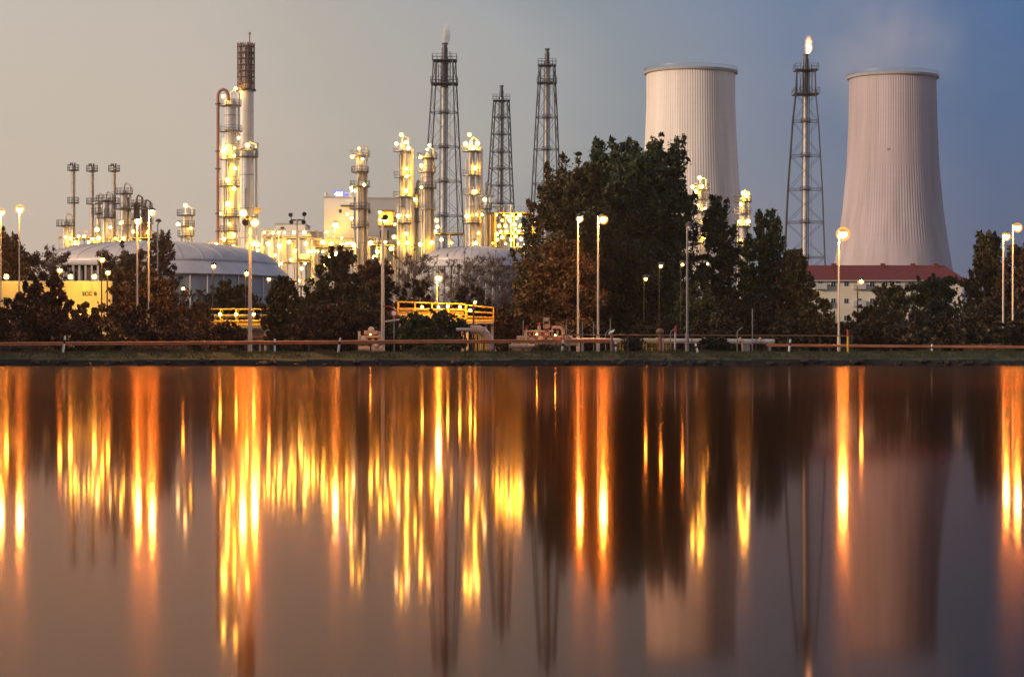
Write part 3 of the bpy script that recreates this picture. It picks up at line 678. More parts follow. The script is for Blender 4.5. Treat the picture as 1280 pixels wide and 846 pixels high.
process_unit('steel pipe unit with brown drums below the unlit floodlight mast', 355, 390, 297, 447, 7, 5, [(356,291),(368,291),(381,291),(383,305),(386,315),(369,314),(382,329.6),(377.6,336),(365,325),(374.6,351),(362,303)], 2, vessels=5, pipes=14)
process_unit('low lit steel pipe unit at the foot of the white block', 392, 444, 308, 440, 8, 4, [(392,314.5),(397.6,314.5),(404,315),(404,303),(406,330.7),(397.6,336),(414.5,304.5),(427.6,305),(433.7,305),(437.6,304),(442,306),(427.6,297.6),(390,348),(411,322),(421,318),(432,321),(438,316)], 3, vessels=4, pipes=14)
process_unit('low dim steel rack between the slim column and the tall twin column', 460, 492, 306, 455, 6, 3, [(463.7,304),(472,315),(489,311),(482,303),(468,322)], 4, vessels=3, pipes=8)
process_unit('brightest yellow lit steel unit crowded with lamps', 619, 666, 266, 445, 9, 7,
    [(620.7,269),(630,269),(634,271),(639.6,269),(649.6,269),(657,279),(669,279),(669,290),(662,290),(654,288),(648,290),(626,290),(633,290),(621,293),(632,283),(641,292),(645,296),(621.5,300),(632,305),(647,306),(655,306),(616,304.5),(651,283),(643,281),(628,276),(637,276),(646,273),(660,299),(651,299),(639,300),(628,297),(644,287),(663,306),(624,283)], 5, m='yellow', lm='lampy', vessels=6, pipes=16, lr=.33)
process_unit('low steel rack with a pair of lamps under the tallest flare stack', 543, 580, 292, 455, 6, 3, [(547,284),(544,290),(564.5,304),(546,276),(552,300)], 6, vessels=2, pipes=8)
process_unit('low lamp lit pipe rack under the tall white towers', 258, 326, 308, 446, 6, 3, [(318,304),(324,305),(303,300),(271,306),(300,312)], 7, m='cream', vessels=4, pipes=8)
process_unit('low lamp lit pipe rack under the three slim chimneys', 74, 196, 297, 452, 6, 3, [(112,303),(134,302),(151,303),(164,300),(95,304),(176,303)], 8, vessels=6, pipes=14)
process_unit('dark pipe rack seen through the leaves behind the tallest tree', 838, 890, 322, 430, 6, 3, [(851,333),(858,338),(884,330),(845,352)], 9, vessels=2, pipes=6)

# brown clad tower between the twin column and the yellow unit
Yb = 447; t = thing('clad_tower', 'brown clad square tower left of the brightest yellow unit', 'tower', (gx(611.5, Yb), Yb, G)); b = parent_base(t)
X0, X1 = gx(605.5, Yb), gx(618, Yb)
MB().box(X0, X1, Yb, Yb + 3, G, gz(268, Yb)).build('cladding', M['brown'], t, False)
for k in range(6):
    x = X0 + (X1 - X0) * k / 5; MB().box(x - .06, x + .06, Yb - .08, Yb - .003, G, gz(268, Yb)).build('rib', M['brown'], t, False)
MB().box(X0 - .3, gx(644, Yb), Yb - .3, Yb + 4, gz(268, Yb), gz(265.5, Yb)).build('roof_slab', M['dark'], t, False)

# ---------------------------------------------------------------- buildings behind the plant
def block(name, label, x0, x1, top, Y, depth, m, windows=(), extras=None):
    X0, X1, zt = gx(x0, Y), gx(x1, Y), gz(top, Y); base = Vector(((X0 + X1) / 2, Y, G)); t = thing(name, label, 'building', base)
    MB().box(X0, X1, Y, Y + depth, G - .2, zt).build('wall', M[m], t, False)
    MB().box(X0 - .15, X1 + .15, Y - .15, Y + depth + .15, zt, zt + .35).build('parapet', M['greyb' if m == 'white' else 'conc'], t, False)
    jn = MB()
    for k in range(1, int((X1 - X0) / 2.4)): x = X0 + 2.4 * k; jn.box(x - .025, x + .025, Y - .02, Y - .003, G, zt)
    for (a, b_, c, d) in windows:
        xa, xb, za, zb_ = gx(a, Y), gx(b_, Y), gz(d, Y), gz(c, Y)
        w = MB().box(xa - .08, xb + .08, Y - .08, Y - .003, za - .08, zb_ + .08).build('window', M['greyb'], t, False)
        MB().box(xa, xb, Y - .10, Y - .083, za, zb_).build('pane', M['darkglass'], w, False)
    return t
bl = block('factory_building', 'white factory block with the blue rooftop sign', 405, 442, 247.5, 480, 14, 'white', [(424, 427, 262, 266), (411, 414, 300, 306)])
Yq = 480
MB().box(gx(426, Yq), gx(442.6, Yq), Yq - 1.2, Yq - .2, gz(258.5, Yq), gz(256.8, Yq)).build('canopy', M['dark'], bl, False)
for px in (407.5, 433, 438): MB().cyl(at(px, 248, Yq + 2), at(px, 241, Yq + 2), .35, .3, 10).build('roof_vent', M['white'], bl)
for lx, ly in ((439.5, 236.5), (444, 236.5)): bracket_lamp(bl, at(lx, ly + 2, Yq - .8), .8, .28, 'lampw')
for lx, ly in ((408.5, 290), (422, 284), (434, 268)): bracket_lamp(bl, at(lx, ly, Yq - 2.6), 2.6, .26, 'lampbig')  # extra lamps added to brighten the front of the white block
block('factory_building', 'wide grey factory block behind the slim lamp lit column', 446, 499, 249, 500, 16, 'greyb', [(475, 486, 288, 312), (459, 463, 262, 267)])
block('factory_building', 'low pale shed behind the unlit floodlight mast', 345, 381, 281, 490, 12, 'white', [(351, 355, 284, 287)])
block('factory_building', 'low grey shed left of the white factory block', 383, 404, 292, 492, 12, 'greyb')
# rooftop sign
Yg = 480; t = thing('rooftop_sign', 'glowing blue and white sign on the roof of the white block', 'sign', at(426, 247, Yg))
MB().box(gx(417.5, Yg), gx(430, Yg), Yg - .1, Yg + .25, gz(246.3, Yg), gz(238.2, Yg)).build('light_box', M['blue'], t, False)
MB().box(gx(430.5, Yg), gx(436, Yg), Yg - .1, Yg + .25, gz(246, Yg), gz(242, Yg)).build('side_box', M['blue'], t, False)
def letters(txt, parent, p, h, m, name, ext=.02):
    cu = D.curves.new('t', 'FONT'); cu.body = txt; cu.size = h * 1.38; cu.extrude = ext; cu.align_x = 'CENTER'; cu.offset = .03 * h
    o = D.objects.new('t', cu); C.objects.link(o); me = D.meshes.new_from_object(o.evaluated_get(bpy.context.evaluated_depsgraph_get()))
    D.objects.remove(o); me.name = name; me.materials.clear(); me.materials.append(m)
    me.transform(Matrix.Rotation(R(90), 4, 'X'))
    q2 = D.objects.new(name, me); C.objects.link(q2); q2.parent = parent; q2.location = Vector(p) - parent_base(parent); return q2
letters('481', t, (gx(423.8, Yg), Yg - .16, gz(245.3, Yg)), .86, M['signw'], 'lettering')
for px in (419, 429, 435): MB().bar(at(px, 249, Yg + .4), at(px, 242, Yg + .4), .12).build('strut', M['dark'], t)

# domed hall (large tank shed) at left and pale dome near the middle
def dome_hall(label, cx, rpx, top, rim, skirt, Y, m, lampsx=()):
    s = Y / F; base = Vector((gx(cx, Y), Y, G)); t = thing('domed_tank', label, 'storage tank', base); r = rpx * s
    zt, zr, zk = gz(top, Y) - G, gz(rim, Y) - G, gz(skirt, Y) - G
    ri = r * .90; pr = [(max(.02, ri * math.sin(a * R(90) / 14)), zr + (zt - zr) * math.cos(a * R(90) / 14)) for a in range(14, -1, -1)]
    MB().rev(pr, base, 72).build('roof', M[m], t)
    rb = MB()
    for i in range(36):
        a = 2 * PI * i / 36; pts = [base + Vector((x * math.cos(a), x * math.sin(a), z + .03)) for x, z in pr[:-2]]; rb.tube(pts, .03, 4)
    rb.build('roof_ribs', M[m], t)
    MB().rev([(r, zk), (ri + .02, zr - .003), (ri, zr - .15), (r - .1, zk - .15)], base, 72, True).build('skirt', M[m], t)
    MB().rev([(ri - .1, zr), (ri + .12, zr), (ri + .12, zr + .22), (ri - .1, zr + .22)], base, 72, True).build('gutter', M['steel'], t)
    MB().rev([(r - .6, 0), (r - .6, zk - .15)], base, 72).build('wall', M['greyb'], t)
    for k in range(3):
        z = zk * (k + 1) / 4; MB().rev([(r - .6, z), (r - .45, z), (r - .45, z + .15), (r - .6, z + .15)], base, 72, True).build('hoop', M['steel'], t)
    for k in range(24):
        a = R(180 + 7.5 * k); MB().bar(base + Vector(((r - .35) * math.cos(a), (r - .35) * math.sin(a), 0)), base + Vector(((r - .35) * math.cos(a), (r - .35) * math.sin(a), zk)), .18).build('buttress', M['steel'], t)
    return t
roofm = mat('weathered pale metal roofing', (.64, .57, .53), .5, .1, .25, .25); M['roofm'] = roofm
dome_hall('huge pale domed tank behind the left hand trees', 195, 168, 302, 331, 347, 345, 'roofm')
dome_hall('smaller pale domed tank behind the bare trees near the middle', 590, 72, 308, 327, 334, 380, 'roofm')
# dark open rack in front of the big tank, yellow wall, small container at left
Yw = 255
t = thing('pipe_rack', 'dark open rack with pale posts above the yellow lit wall', 'rack', (gx(102, 300), 300, G))
for px in np.linspace(76, 130, 8): MB().box(gx(px, 300) - .12, gx(px, 300) + .12, 300, 300.25, G, gz(330, 300)).build('post', M['steel'], t, False)
MB().box(gx(74, 300), gx(132, 300), 299.8, 303, gz(331, 300), gz(328, 300)).build('roof', M['steel'], t, False)
MB().box(gx(74, 300), gx(132, 300), 302, 302.3, G, gz(331, 300)).build('back_wall', M['dark'], t, False)
for k in range(5):
    px = 80 + k * 10; MB().cyl((gx(px, 301), 301, gz(352, 301)), (gx(px, 301), 301, gz(338 - k % 2 * 4, 301)), .35, n=12).build('vessel', M['pinkpipe' if k % 2 else 'cream'], t)
t = thing('boundary_wall', 'cream panel wall, glaring yellow in the lamp light, between two bushes', 'wall', (gx(95, Yw), Yw, G))
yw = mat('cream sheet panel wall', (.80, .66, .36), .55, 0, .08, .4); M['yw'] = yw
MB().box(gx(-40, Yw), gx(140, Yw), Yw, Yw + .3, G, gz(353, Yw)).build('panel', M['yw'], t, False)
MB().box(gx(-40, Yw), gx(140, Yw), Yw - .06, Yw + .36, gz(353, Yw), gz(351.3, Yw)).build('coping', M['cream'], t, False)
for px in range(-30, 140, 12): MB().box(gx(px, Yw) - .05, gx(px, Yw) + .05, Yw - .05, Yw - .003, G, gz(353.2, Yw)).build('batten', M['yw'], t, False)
letters('SCC B', t, (gx(112, Yw), Yw - .05, gz(369.5, Yw)), .42, M['dark'], 'lettering')
for k, (px, py) in enumerate([(88, 346), (118, 346), (100, 392), (8, 346)]):
    b = parent_base(t); p = at(px, py, Yw - 2.2); lamp(t, p, .26, 'lampbig'); MB().bar(p + Vector((0, 0, .15)), p + Vector((0, 2.3, .25)), .06).build('lamp_arm', M['dark'], t)
Yc = 262; t = thing('site_container', 'small white cabin standing above the yellow wall at far left', 'container', (gx(20, Yc), Yc, G))
MB().box(gx(10, Yc), gx(29, Yc), Yc, Yc + 4, gz(353, Yc), gz(330, Yc)).build('body', M['white'], t, False)
MB().box(gx(9, Yc), gx(30, Yc), Yc - .2, Yc + 4.2, gz(330, Yc), gz(328.8, Yc)).build('roof', M['greyb'], t, False)
MB().box(gx(10.5, Yc), gx(28.5, Yc), Yc + .2, Yc + 3.8, G, gz(353, Yc)).build('plinth', M['conc'], t, False)
MB().box(gx(14, Yc), gx(18, Yc), Yc - .06, Yc - .003, gz(341, Yc), gz(335, Yc)).build('window', M['darkglass'], t, False)

# house with red roof
Yh = 420; s = Yh / F; hx0, hx1 = gx(985, Yh), gx(1203, Yh); dpt = 11
t = thing('apartment_house', 'long cream house with a dark red tiled roof below the right cooling tower', 'house', ((hx0 + hx1) / 2, Yh, G))
ze, zr = gz(350, Yh), gz(330, Yh)
MB().box(hx0, hx1, Yh, Yh + dpt, G - .2, ze).build('wall', M['render'], t, False)
rf = MB(); e = .7
rf.add([(hx0-e, Yh-e, ze-.1), (hx1+e, Yh-e, ze-.1), (hx1+e, Yh+dpt+e, ze-.1), (hx0-e, Yh+dpt+e, ze-.1), (hx0+1, Yh+dpt/2, zr), (hx1-2.2, Yh+dpt/2, zr)],
       [(0,1,5,4), (2,3,4,5), (1,2,5), (3,0,4), (3,2,1,0)])
rfo = rf.build('roof', M['roofred'], t, False)
for px in (1047, 1109, 1147, 1176):
    MB().box(gx(px, Yh) - .4, gx(px, Yh) + .4, Yh + dpt/2 - .9, Yh + dpt/2 - .1, zr - .6, zr + .3).build('chimney', M['roofred'], rfo, False)
MB().box(hx0 - e, hx1 + e, Yh - e - .15, Yh - e, ze - .22, ze - .05).build('gutter', M['greyb'], t, False)
for row, zz in enumerate((gz(358.5, Yh), gz(358.5, Yh) - 3, gz(358.5, Yh) - 6)):
    for k, px in enumerate(np.arange(993, 1200, 16.2)):
        x = gx(px, Yh); w = MB().box(x - .45, x + .45, Yh - .06, Yh - .003, zz, zz + 1.05).build('window', M['white'], t, False)
        MB().box(x - .38, x - .03, Yh - .08, Yh - .063, zz + .08, zz + .97).box(x + .03, x + .38, Yh - .08, Yh - .063, zz + .08, zz + .97).build('pane', M['darkglass'], w, False)
for px in (1025, 1073.5, 1122):
    for zz in (gz(361, Yh), gz(361, Yh) - 3):
        x = gx(px, Yh); MB().box(x - 1.1, x + 1.1, Yh - 1.1, Yh - .05, zz - .1, zz + .9).build('balcony', M['greyb'], t, False)

# ---------------------------------------------------------------- street lamps
def street_lamp(label, px, py, Y, pole=None, r=.2, m='street', lit=True, pr=.085, double=False, group=None):
    pole = px if pole is None else pole; hz = gz(py, Y); bx = gx(pole, Y); base = Vector((bx, Y, G)); t = thing('street_lamp', label, 'street lamp', base, group)
    MB().tube([(bx, Y, G), (bx, Y, G + 1.2), (bx, Y, hz + .28)], pr * 1.25, 10, pr * .7).cyl((bx, Y, G - .1), (bx, Y, G + 1.3), pr * 1.6, pr * 1.5, 10).build('pole', M['grey'] if not lit else M['darkpole' if m == 'small' else 'polem'], t)
    hx = gx(px, Y)
    if abs(hx - bx) < .12: hx = bx + .12
    MB().tube([(bx, Y, hz + .2), (bx + (hx - bx) * .5, Y - .15, hz + .36), (hx, Y - .3, hz + .34)], pr * .6, 8).build('arm', M['grey'], t)
    hd = MB().rev([(.02, .30), (.16, .28), (.26, .16), (.28, .06), (.24, .06)], (hx, Y - .3, hz + .05), 14); hd.build('lamp_head', M['dark'], t)
    if lit: lamp(t, (hx, Y - .3, hz), r, m, 'bulb')
    else: MB().sphere((hx, Y - .3, hz + .05), .13, 10, 6).build('bulb', M['white'], t)
    return t
M['polem'] = mat('pale lamp post paint', (.62, .55, .46), .4, .1, .12, 2)
M['darkpole'] = mat('dark lamp post paint', (.06, .05, .045), .5, 0, .2, 2)
street_lamp('bright street lamp on a slender pole above the small white cabin', 24, 262, 235, r=.34, m='streetbig')
street_lamp('bright street lamp partly cut by the left edge, left of the slender pole', 1, 266, 240, r=.30, m='streetbig')
street_lamp('left and lower lamp of the pair over the large rusty bush', 173, 277, 180, 171.5, .22)
street_lamp('right and higher lamp of the pair over the large rusty bush', 191, 266, 181, 186, .22)
street_lamp('unlit pole just right of the lamp pair over the rusty bush', 197, 279, 212, 197, lit=False)
street_lamp('bright street lamp in front of the white factory block', 418, 281, 245, 418, .30, 'streetbig')
street_lamp('low orange lamp blazing over the yellow footbridge', 545, 348, 196, 546.5, .24, 'street')
street_lamp('orange street lamp left of its brighter twin before the tallest tree', 721, 274, 172, 722.5, .19, 'street')
street_lamp('brighter orange street lamp with an arm before the tallest tree', 754, 275, 170, 747.5, .24, 'street')
street_lamp('unlit pale street lamp before the gap right of the tallest tree', 860, 285, 157, 859, lit=False)
street_lamp('blazing street lamp in front of the right cooling tower', 1053, 293, 175, 1048.5, .36, 'streetbig')
street_lamp('small orange lamp on a short pole before the cream house', 1076, 352, 235, 1072, .20, 'small')
street_lamp('left lamp of the pair near the right edge', 1257, 296, 185, 1254, .24, 'streetbig')
street_lamp('right and higher lamp of the pair near the right edge', 1271, 285, 190, 1266, .27, 'streetbig')
street_lamp('small orange lamp low on a pole left of the floodlight mast at the lawn', 266, 333, 215, 266, .17, 'small')
street_lamp('orange lamp peering round the floodlight mast at mid height', 309, 342, 225, 307, .20, 'small')
street_lamp('small orange lamp before the right end of the huge domed tank', 336, 349, 250, 335, .18, 'small')
street_lamp('orange lamp above the leaves at the left end of the yellow wall', 74, 338, 230, 74, .22, 'small')
street_lamp('orange lamp just above the right end of the yellow wall', 127, 325, 240, 127, .22, 'small')
street_lamp('orange lamp low beside the rusty bush, right end of the yellow wall', 134, 341, 232, 134, .20, 'small')
street_lamp('small orange lamp in the bush right of the lamp pair', 228, 361, 228, 228, .16, 'small')
street_lamp('tiny lamp glinting left through the tallest tree', 805, 349, 196, 805, .12, 'small', pr=.03)
street_lamp('tiny lamp glinting high through the tallest tree', 824, 333, 198, 824, .12, 'small', pr=.03)
street_lamp('tiny lamp glinting at the right edge of the tallest tree', 851, 331, 198, 851, .11, 'small', pr=.03)
street_lamp('small orange lamp beside the footbridge steps', 592, 378, 188, 592, .10, 'small')

def flood_mast(label, px, py, Y, heads, base_py=447, cross=8):
    base = Vector((gx(px, Y), Y, G)); t = thing('floodlight_mast', label, 'floodlight mast', base); z = gz(py, Y); w = cross * Y / F
    MB().tube([(base.x, Y, G), (base.x, Y, (G + z) / 2), (base.x, Y, z)], .15, 12, .09).build('pole', M['polem'], t)
    MB().bar((base.x - w, Y, z - .1), (base.x + w, Y, z - .1), .14).build('crossbar', M['dark'], t)
    for hx, hy, lit in heads:
        p = at(hx, hy, Y - .35); d = Vector((.25 if hx > px else -.25, -.8, -.35)).normalized()
        MB().cyl(p - d * .05, p + d * .2, .13, .23, 14).cyl(p - d * .22, p - d * .05, .09, .13, 12).build('floodlight', M['dark'], t)
        MB().bar(p, (p.x, Y, z - .1), .06).build('yoke', M['dark'], t)
        if lit: lamp(t, p + d * .26, lit[0], lit[1], 'bulb')
    return t
flood_mast('tall floodlight mast with blazing heads standing on the near bank', 312.5, 270, 156.5, [(305.5, 265, (.22, 'street')), (321, 262, None), (317.5, 277, (.22, 'street')), (308, 277, None)], cross=7)
flood_mast('unlit floodlight mast with four dark heads before the steel units', 371.5, 274, 240, [(364, 268, None), (380, 267, None), (365, 277, None), (379, 277, None)], cross=8)
mb_t = flood_mast('pale mast with a single dark floodlight beside the round road sign', 478.5, 272, 176, [(481, 271, None)], cross=3)
# lit glass cabin on the far factory wall behind that mast
t = thing('lit_cabin', 'glowing yellow glazed cabin high behind the single floodlight mast', 'cabin', at(480, 283, 455))
X0, X1 = gx(472.5, 455), gx(492, 455)
MB().box(X0, X1, 455, 458, gz(283, 455), gz(281, 455)).build('floor', M['brown'], t, False)
MB().box(X0, X1, 455, 458, gz(264, 455), gz(262.5, 455)).build('roof', M['brown'], t, False)
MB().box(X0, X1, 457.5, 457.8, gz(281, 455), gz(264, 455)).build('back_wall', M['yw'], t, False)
for px in (472.8, 482, 491.5): MB().box(gx(px, 455) - .1, gx(px, 455) + .1, 455, 455.25, gz(281, 455), gz(264, 455)).build('post', M['yellow'], t, False)
for k, (px, py) in enumerate([(475, 265.5), (475.5, 275), (480, 277), (484, 276)]): lamp(t, at(px, py, 455.6), .3, 'lamp')
MB().bar(at(482, 447, 456.5), at(482, 283, 456.5), .5).build('support_post', M['grey'], t)

# ---------------------------------------------------------------- near bank: rails, posts, pipework
def guard_rail(label, x0, x1, y0, y1, Y, th, gap=4.0):
    X0, X1 = gx(x0, Y), gx(x1, Y); Z = lambda x: gz(y0 + (y1 - y0) * (x - X0) / (X1 - X0), Y)
    t = thing('guard_rail', label, 'guard rail', ((X0 + X1) / 2, Y, G))
    pf = [(0, -.5), (-.05, -.36), (-.05, -.2), (0, -.06), (0, .06), (-.05, .2), (-.05, .36), (0, .5)]     # W profile
    n = max(2, int((X1 - X0) / 4)); vs = []; fs = []
    for i in range(n + 1):
        x = X0 + (X1 - X0) * i / n
        for dy, dz in pf: vs.append((x, Y + dy, Z(x) + dz * th))
        for dy, dz in pf[::-1]: vs.append((x, Y + dy + .02, Z(x) + dz * th))
    k = 16
    for i in range(n):
        for j in range(k): fs.append((i*k+j, i*k+(j+1)%k, (i+1)*k+(j+1)%k, (i+1)*k+j))
    fs += [tuple(range(k)), tuple(range(n*k+k-1, n*k-1, -1))]
    MB().add(vs, fs).build('beam', M['rail'], t)
    for i in range(int((X1 - X0) / gap) + 1):
        x = X0 + .1 + gap * i
        if x < X1: MB().box(x - .05, x + .05, Y + .03, Y + .13, G - .3, Z(x) + th * .4).build('post', M['dark'], t, False)
    return t
guard_rail('long orange lit guard rail on the left bank ending at a solar topped post', -80, 762, 430.5, 426, 155.2, .24)
guard_rail('lower thinner guard rail on the right bank beyond the concrete pier', 958, 1370, 431.5, 434.5, 155.8, .17)
def marker(label, px, top, bot, tilt, Y=153.6, group='white marker posts on the bank', dark=.45):
    b = at(px, 0, Y); b.z = G; t = thing('marker_post', label, 'marker post', b, group); h = gz(top, Y) - G
    tp = b + Vector((tilt * Y / F, 0, h))
    def sect(u0, u1, r0, r1): return MB().cyl(b.lerp(tp, u0), b.lerp(tp, u1), r0, r1, 12)
    sect(-.1, .56, .075, .07).build('shaft', M['post'], t); sect(.56, .78, .073, .073).build('black_band', M['black'], t)
    m = sect(.78, .97, .07, .068); m.sphere(b.lerp(tp, .965), .068, 12, 6); m.build('tip', M['post'], t)
marker('white marker post leaning right on the grass before the left bush', 78.5, 420, 441, 3)
marker('upright white marker post right of the floodlight mast on the bank', 343.5, 424, 441, 0)
marker('white marker post leaning right, left of the round road sign', 422.5, 422.5, 441, 3)
marker('dark banded marker post in weeds beside the valve station', 702, 426, 441, 2)
marker('white marker post close right of the solar topped post', 770, 427, 441.5, -.5)
marker('black and white marker post leaning left before the pale street lamp', 872.5, 430, 442, -3)
marker('white marker post alone at the start of the right guard rail', 986, 424.5, 442, 2)
marker('white marker post farthest right on the bank', 1165, 431, 443, 0)
# red and yellow post, solar post, thin posts
Yp = 153.2; t = thing('warning_post', 'yellow post with a red top on the right bank', 'post', (gx(1060, Yp), Yp, G))
MB().cyl((gx(1060, Yp), Yp, G - .2), (gx(1060, Yp), Yp, gz(420.5, Yp)), .075, n=12).build('shaft', M['yellow'], t)
MB().cyl((gx(1060, Yp), Yp, gz(420.5, Yp)), (gx(1060, Yp), Yp, gz(412, Yp)), .08, n=12).build('cap', M['red'], t)
Yp = 154.2; t = thing('warning_post', 'tall cream post with a red top near the mushroom capped vent', 'post', (gx(844.5, Yp), Yp, G))
MB().cyl((gx(843.5, Yp), Yp, G - .2), (gx(844.3, Yp), Yp, gz(416, Yp)), .07, n=12).build('shaft', M['palepipe'], t)
MB().cyl((gx(844.3, Yp), Yp, gz(416, Yp)), (gx(844.7, Yp), Yp, gz(407, Yp)), .075, n=12).build('cap', M['red'], t)
Yp = 153.0; t = thing('solar_post', 'brown post with a small tilted white solar panel on top', 'post', (gx(765, Yp), Yp, G))
MB().cyl((gx(765, Yp), Yp, G - .4), (gx(765, Yp), Yp, gz(417, Yp)), .09, n=12).build('shaft', M['rust'], t)
p = at(764, 414.5, Yp); MB().add([p + Vector(v) for v in ((-.20,-.12,-.14),(.12,-.12,-.02),(.24,.14,.16),(-.08,.14,.04),(-.20,-.10,-.18),(.12,-.10,-.06),(.24,.16,.12),(-.08,.16,0))],
    [(0,1,2,3),(7,6,5,4),(0,4,5,1),(1,5,6,2),(2,6,7,3),(3,7,4,0)]).build('panel', M['post'], t, False)
Yp = 156.6; t = thing('vent_pipe', 'rusty vent pipe with a mushroom cap between warning post and gap', 'vent', (gx(825, Yp), Yp, G)); b = parent_base(t)
MB().cyl(b, (b.x, Yp, gz(416, Yp)), .12, n=12).build('shaft', M['rust'], t)
MB().rev([(.05, .28), (.22, .22), (.27, .08), (.25, 0), (.12, -.02)], (b.x, Yp, gz(416, Yp)), 16).build('cap', M['brown'], t)
MB().cyl((b.x + .22, Yp, G), (b.x + .22, Yp, gz(424, Yp)), .06, n=8).build('side_tube', M['pinkpipe'], t)
def thin_post(label, px, top, Y, hook=True, m='grey'):
    base = (gx(px, Y), Y, G); t = thing('fence_post', label, 'fence post', base); z = gz(top, Y)
    pts = [base, (base[0], Y, z - .35), (base[0] + .08, Y, z - .2), (base[0] + .35, Y, z)] if hook else [base, (base[0], Y, z / 2 + G / 2), (base[0], Y, z)]
    MB().tube(pts, .035, 8).build('shaft', M[m], t); MB().box(base[0] - .08, base[0] + .08, Y - .08, Y + .08, G - .1, G + .12).build('footing', M['conc'], t, False)
thin_post('thin bent topped fence post left of the concrete pier', 921.5, 409, 157)
thin_post('tall thin straight post right of the concrete pier', 940.5, 386, 158, False)
thin_post('thin bent topped fence post just left of the tall cream red topped post', 838, 410, 157.5)
thin_post('thin bent topped fence post beside the brighter tree lamp', 757, 411, 158)
thin_post('thin bent topped fence post by the bent pipes of the valve station', 711, 412, 158)
for i, (px, tp) in enumerate(((654, 401), (708, 399), (728, 402), (742, 402), (763, 398))):
    thin_post(['thin straight fence post left of the valve station', 'thin straight fence post left of the paired tree lamps', 'thin straight fence post between the paired tree lamps, left one', 'thin straight fence post between the paired tree lamps, right one', 'thin straight fence post behind the solar topped post'][i], px, tp, 166, False)
# pale pipeline on supports, concrete pier, dark rail, yellow gates
Yl = 165.0
t = thing('pipeline', 'pale insulated pipeline running on low supports behind the gap', 'pipeline', (gx(862, Yl), Yl, G)); zc = gz(425.5, Yl)
MB().cyl((gx(715, Yl), Yl, zc), (gx(968, Yl), Yl, zc - .08), .17, n=16).build('pipe_run', M['palepipe'], t)
for px in (728, 800, 858, 905, 962): MB().box(gx(px, Yl) - .09, gx(px, Yl) + .09, Yl - .12, Yl + .12, G - .1, zc - .14).build('support', M['conc'], t, False)
for px in (752, 783, 821, 880, 925, 950):
    MB().cyl((gx(px, Yl) - .06, Yl, zc - .02), (gx(px, Yl) + .06, Yl, zc - .02), .23, n=16).build('flange', M['pinkpipe'], t)
t = thing('concrete_pier', 'squat concrete pier under the right end of the pale pipeline', 'pier', (gx(932, 163), 163, G))
MB().box(gx(928, 163), gx(936.5, 163), 162.6, 163.6, G - .2, gz(430, 163)).build('body', M['conc'], t, False)
MB().box(gx(927.3, 163), gx(937.2, 163), 162.5, 163.7, gz(430, 163), gz(428.8, 163)).build('cap', M['conc'], t, False)
t = thing('handrail', 'thin brown handrail above the pale pipeline', 'handrail', (gx(880, 160), 160, G))
MB().cyl((gx(700, 160), 160, gz(418.5, 160)), (gx(1066, 160), 160, gz(419.8, 160)), .035, n=8).build('rail', M['brown'], t)
for px in range(705, 1066, 40): MB().cyl((gx(px, 160), 160, G), (gx(px, 160), 160, gz(419.1, 160)), .03, n=6).build('post', M['dark'], t)
for lab, px in (('yellow gate frame left of the dark tree stump', 777), ('yellow gate frame right of the dark tree stump', 806)):
    Yp = 160.8; t = thing('gate_frame', lab, 'gate frame', (gx(px, Yp), Yp, G)); w = .13
    x = gx(px, Yp); MB().box(x - w, x - w + .06, Yp, Yp + .06, G, gz(430, Yp)).box(x + w - .06, x + w, Yp, Yp + .06, G, gz(430, Yp)).build('upright', M['yellow'], t, False)
    for z in (gz(430.6, Yp), gz(435, Yp), G + .1): MB().box(x - w + .06, x + w - .06, Yp + .01, Yp + .05, z - .05, z).build('crossbar', M['yellow'], t, False)
t = thing('mesh_fence', 'low yellowish mesh fence panel behind the dark tree stump', 'fence', (gx(800, 163), 163, G))
for px in range(770, 842, 9): MB().box(gx(px, 163) - .03, gx(px, 163) + .03, 163, 163.06, G, gz(430, 163)).build('post', M['yellow'], t, False)
mm = MB()
for k in range(5): mm.bar((gx(770, 163), 163.1, G + .15 + .2 * k), (gx(840, 163), 163.1, G + .15 + .2 * k), .025)
for k in range(36): px = 770 + 2 * k; mm.bar((gx(px, 163), 163.1, G + .1), (gx(px, 163), 163.1, G + 1.0), .02)
mm.build('mesh', M['yellow'], t)
# big bent pipe
Yv = 163; t = thing('bent_pipe', 'thick pale pipe bending down to the ground right of the footbridge', 'pipe', (gx(614, Yv), Yv, G))
MB().tube([at(588, 412, Yv), at(598, 412, Yv), at(603, 413.5, Yv), at(607.5, 418, Yv), at(611, 425, Yv), at(613.5, 433, Yv), at(615, 447, Yv)], .30, 18).build('pipe_run', M['pinkpipe'], t)
for a, b_ in (((603, 413.5), (604, 414.2)), ((611.3, 426), (611.6, 427)), ((614.3, 439), (614.5, 440))):
    MB().cyl(at(*a, Yv), at(*b_, Yv), .38, n=18).build('flange', M['palepipe'], t)
MB().cyl(at(570, 412, Yv), at(588, 412, Yv), .12, n=10).build('branch_pipe', M['palepipe'], t)
for i, px in enumerate((595, 599, 603, 607)):
    solo(MB().cyl((gx(px, 167), 167, G), (gx(px, 167), 167, gz(417 + i, 167)), .07, n=8).rev([(.12, 0), (.12, .08), (.07, .1)], (gx(px, 167), 167, gz(417 + i, 167) - .05), 10),
         'bollard', M['yellow'], ['yellow bollard farthest left behind the thick bent pipe', 'yellow bollard second from left behind the thick bent pipe', 'yellow bollard third from left behind the thick bent pipe', 'yellow bollard hidden partly by the thick bent pipe'][i], 'bollard', (gx(px, 167), 167, G), 'yellow bollards')
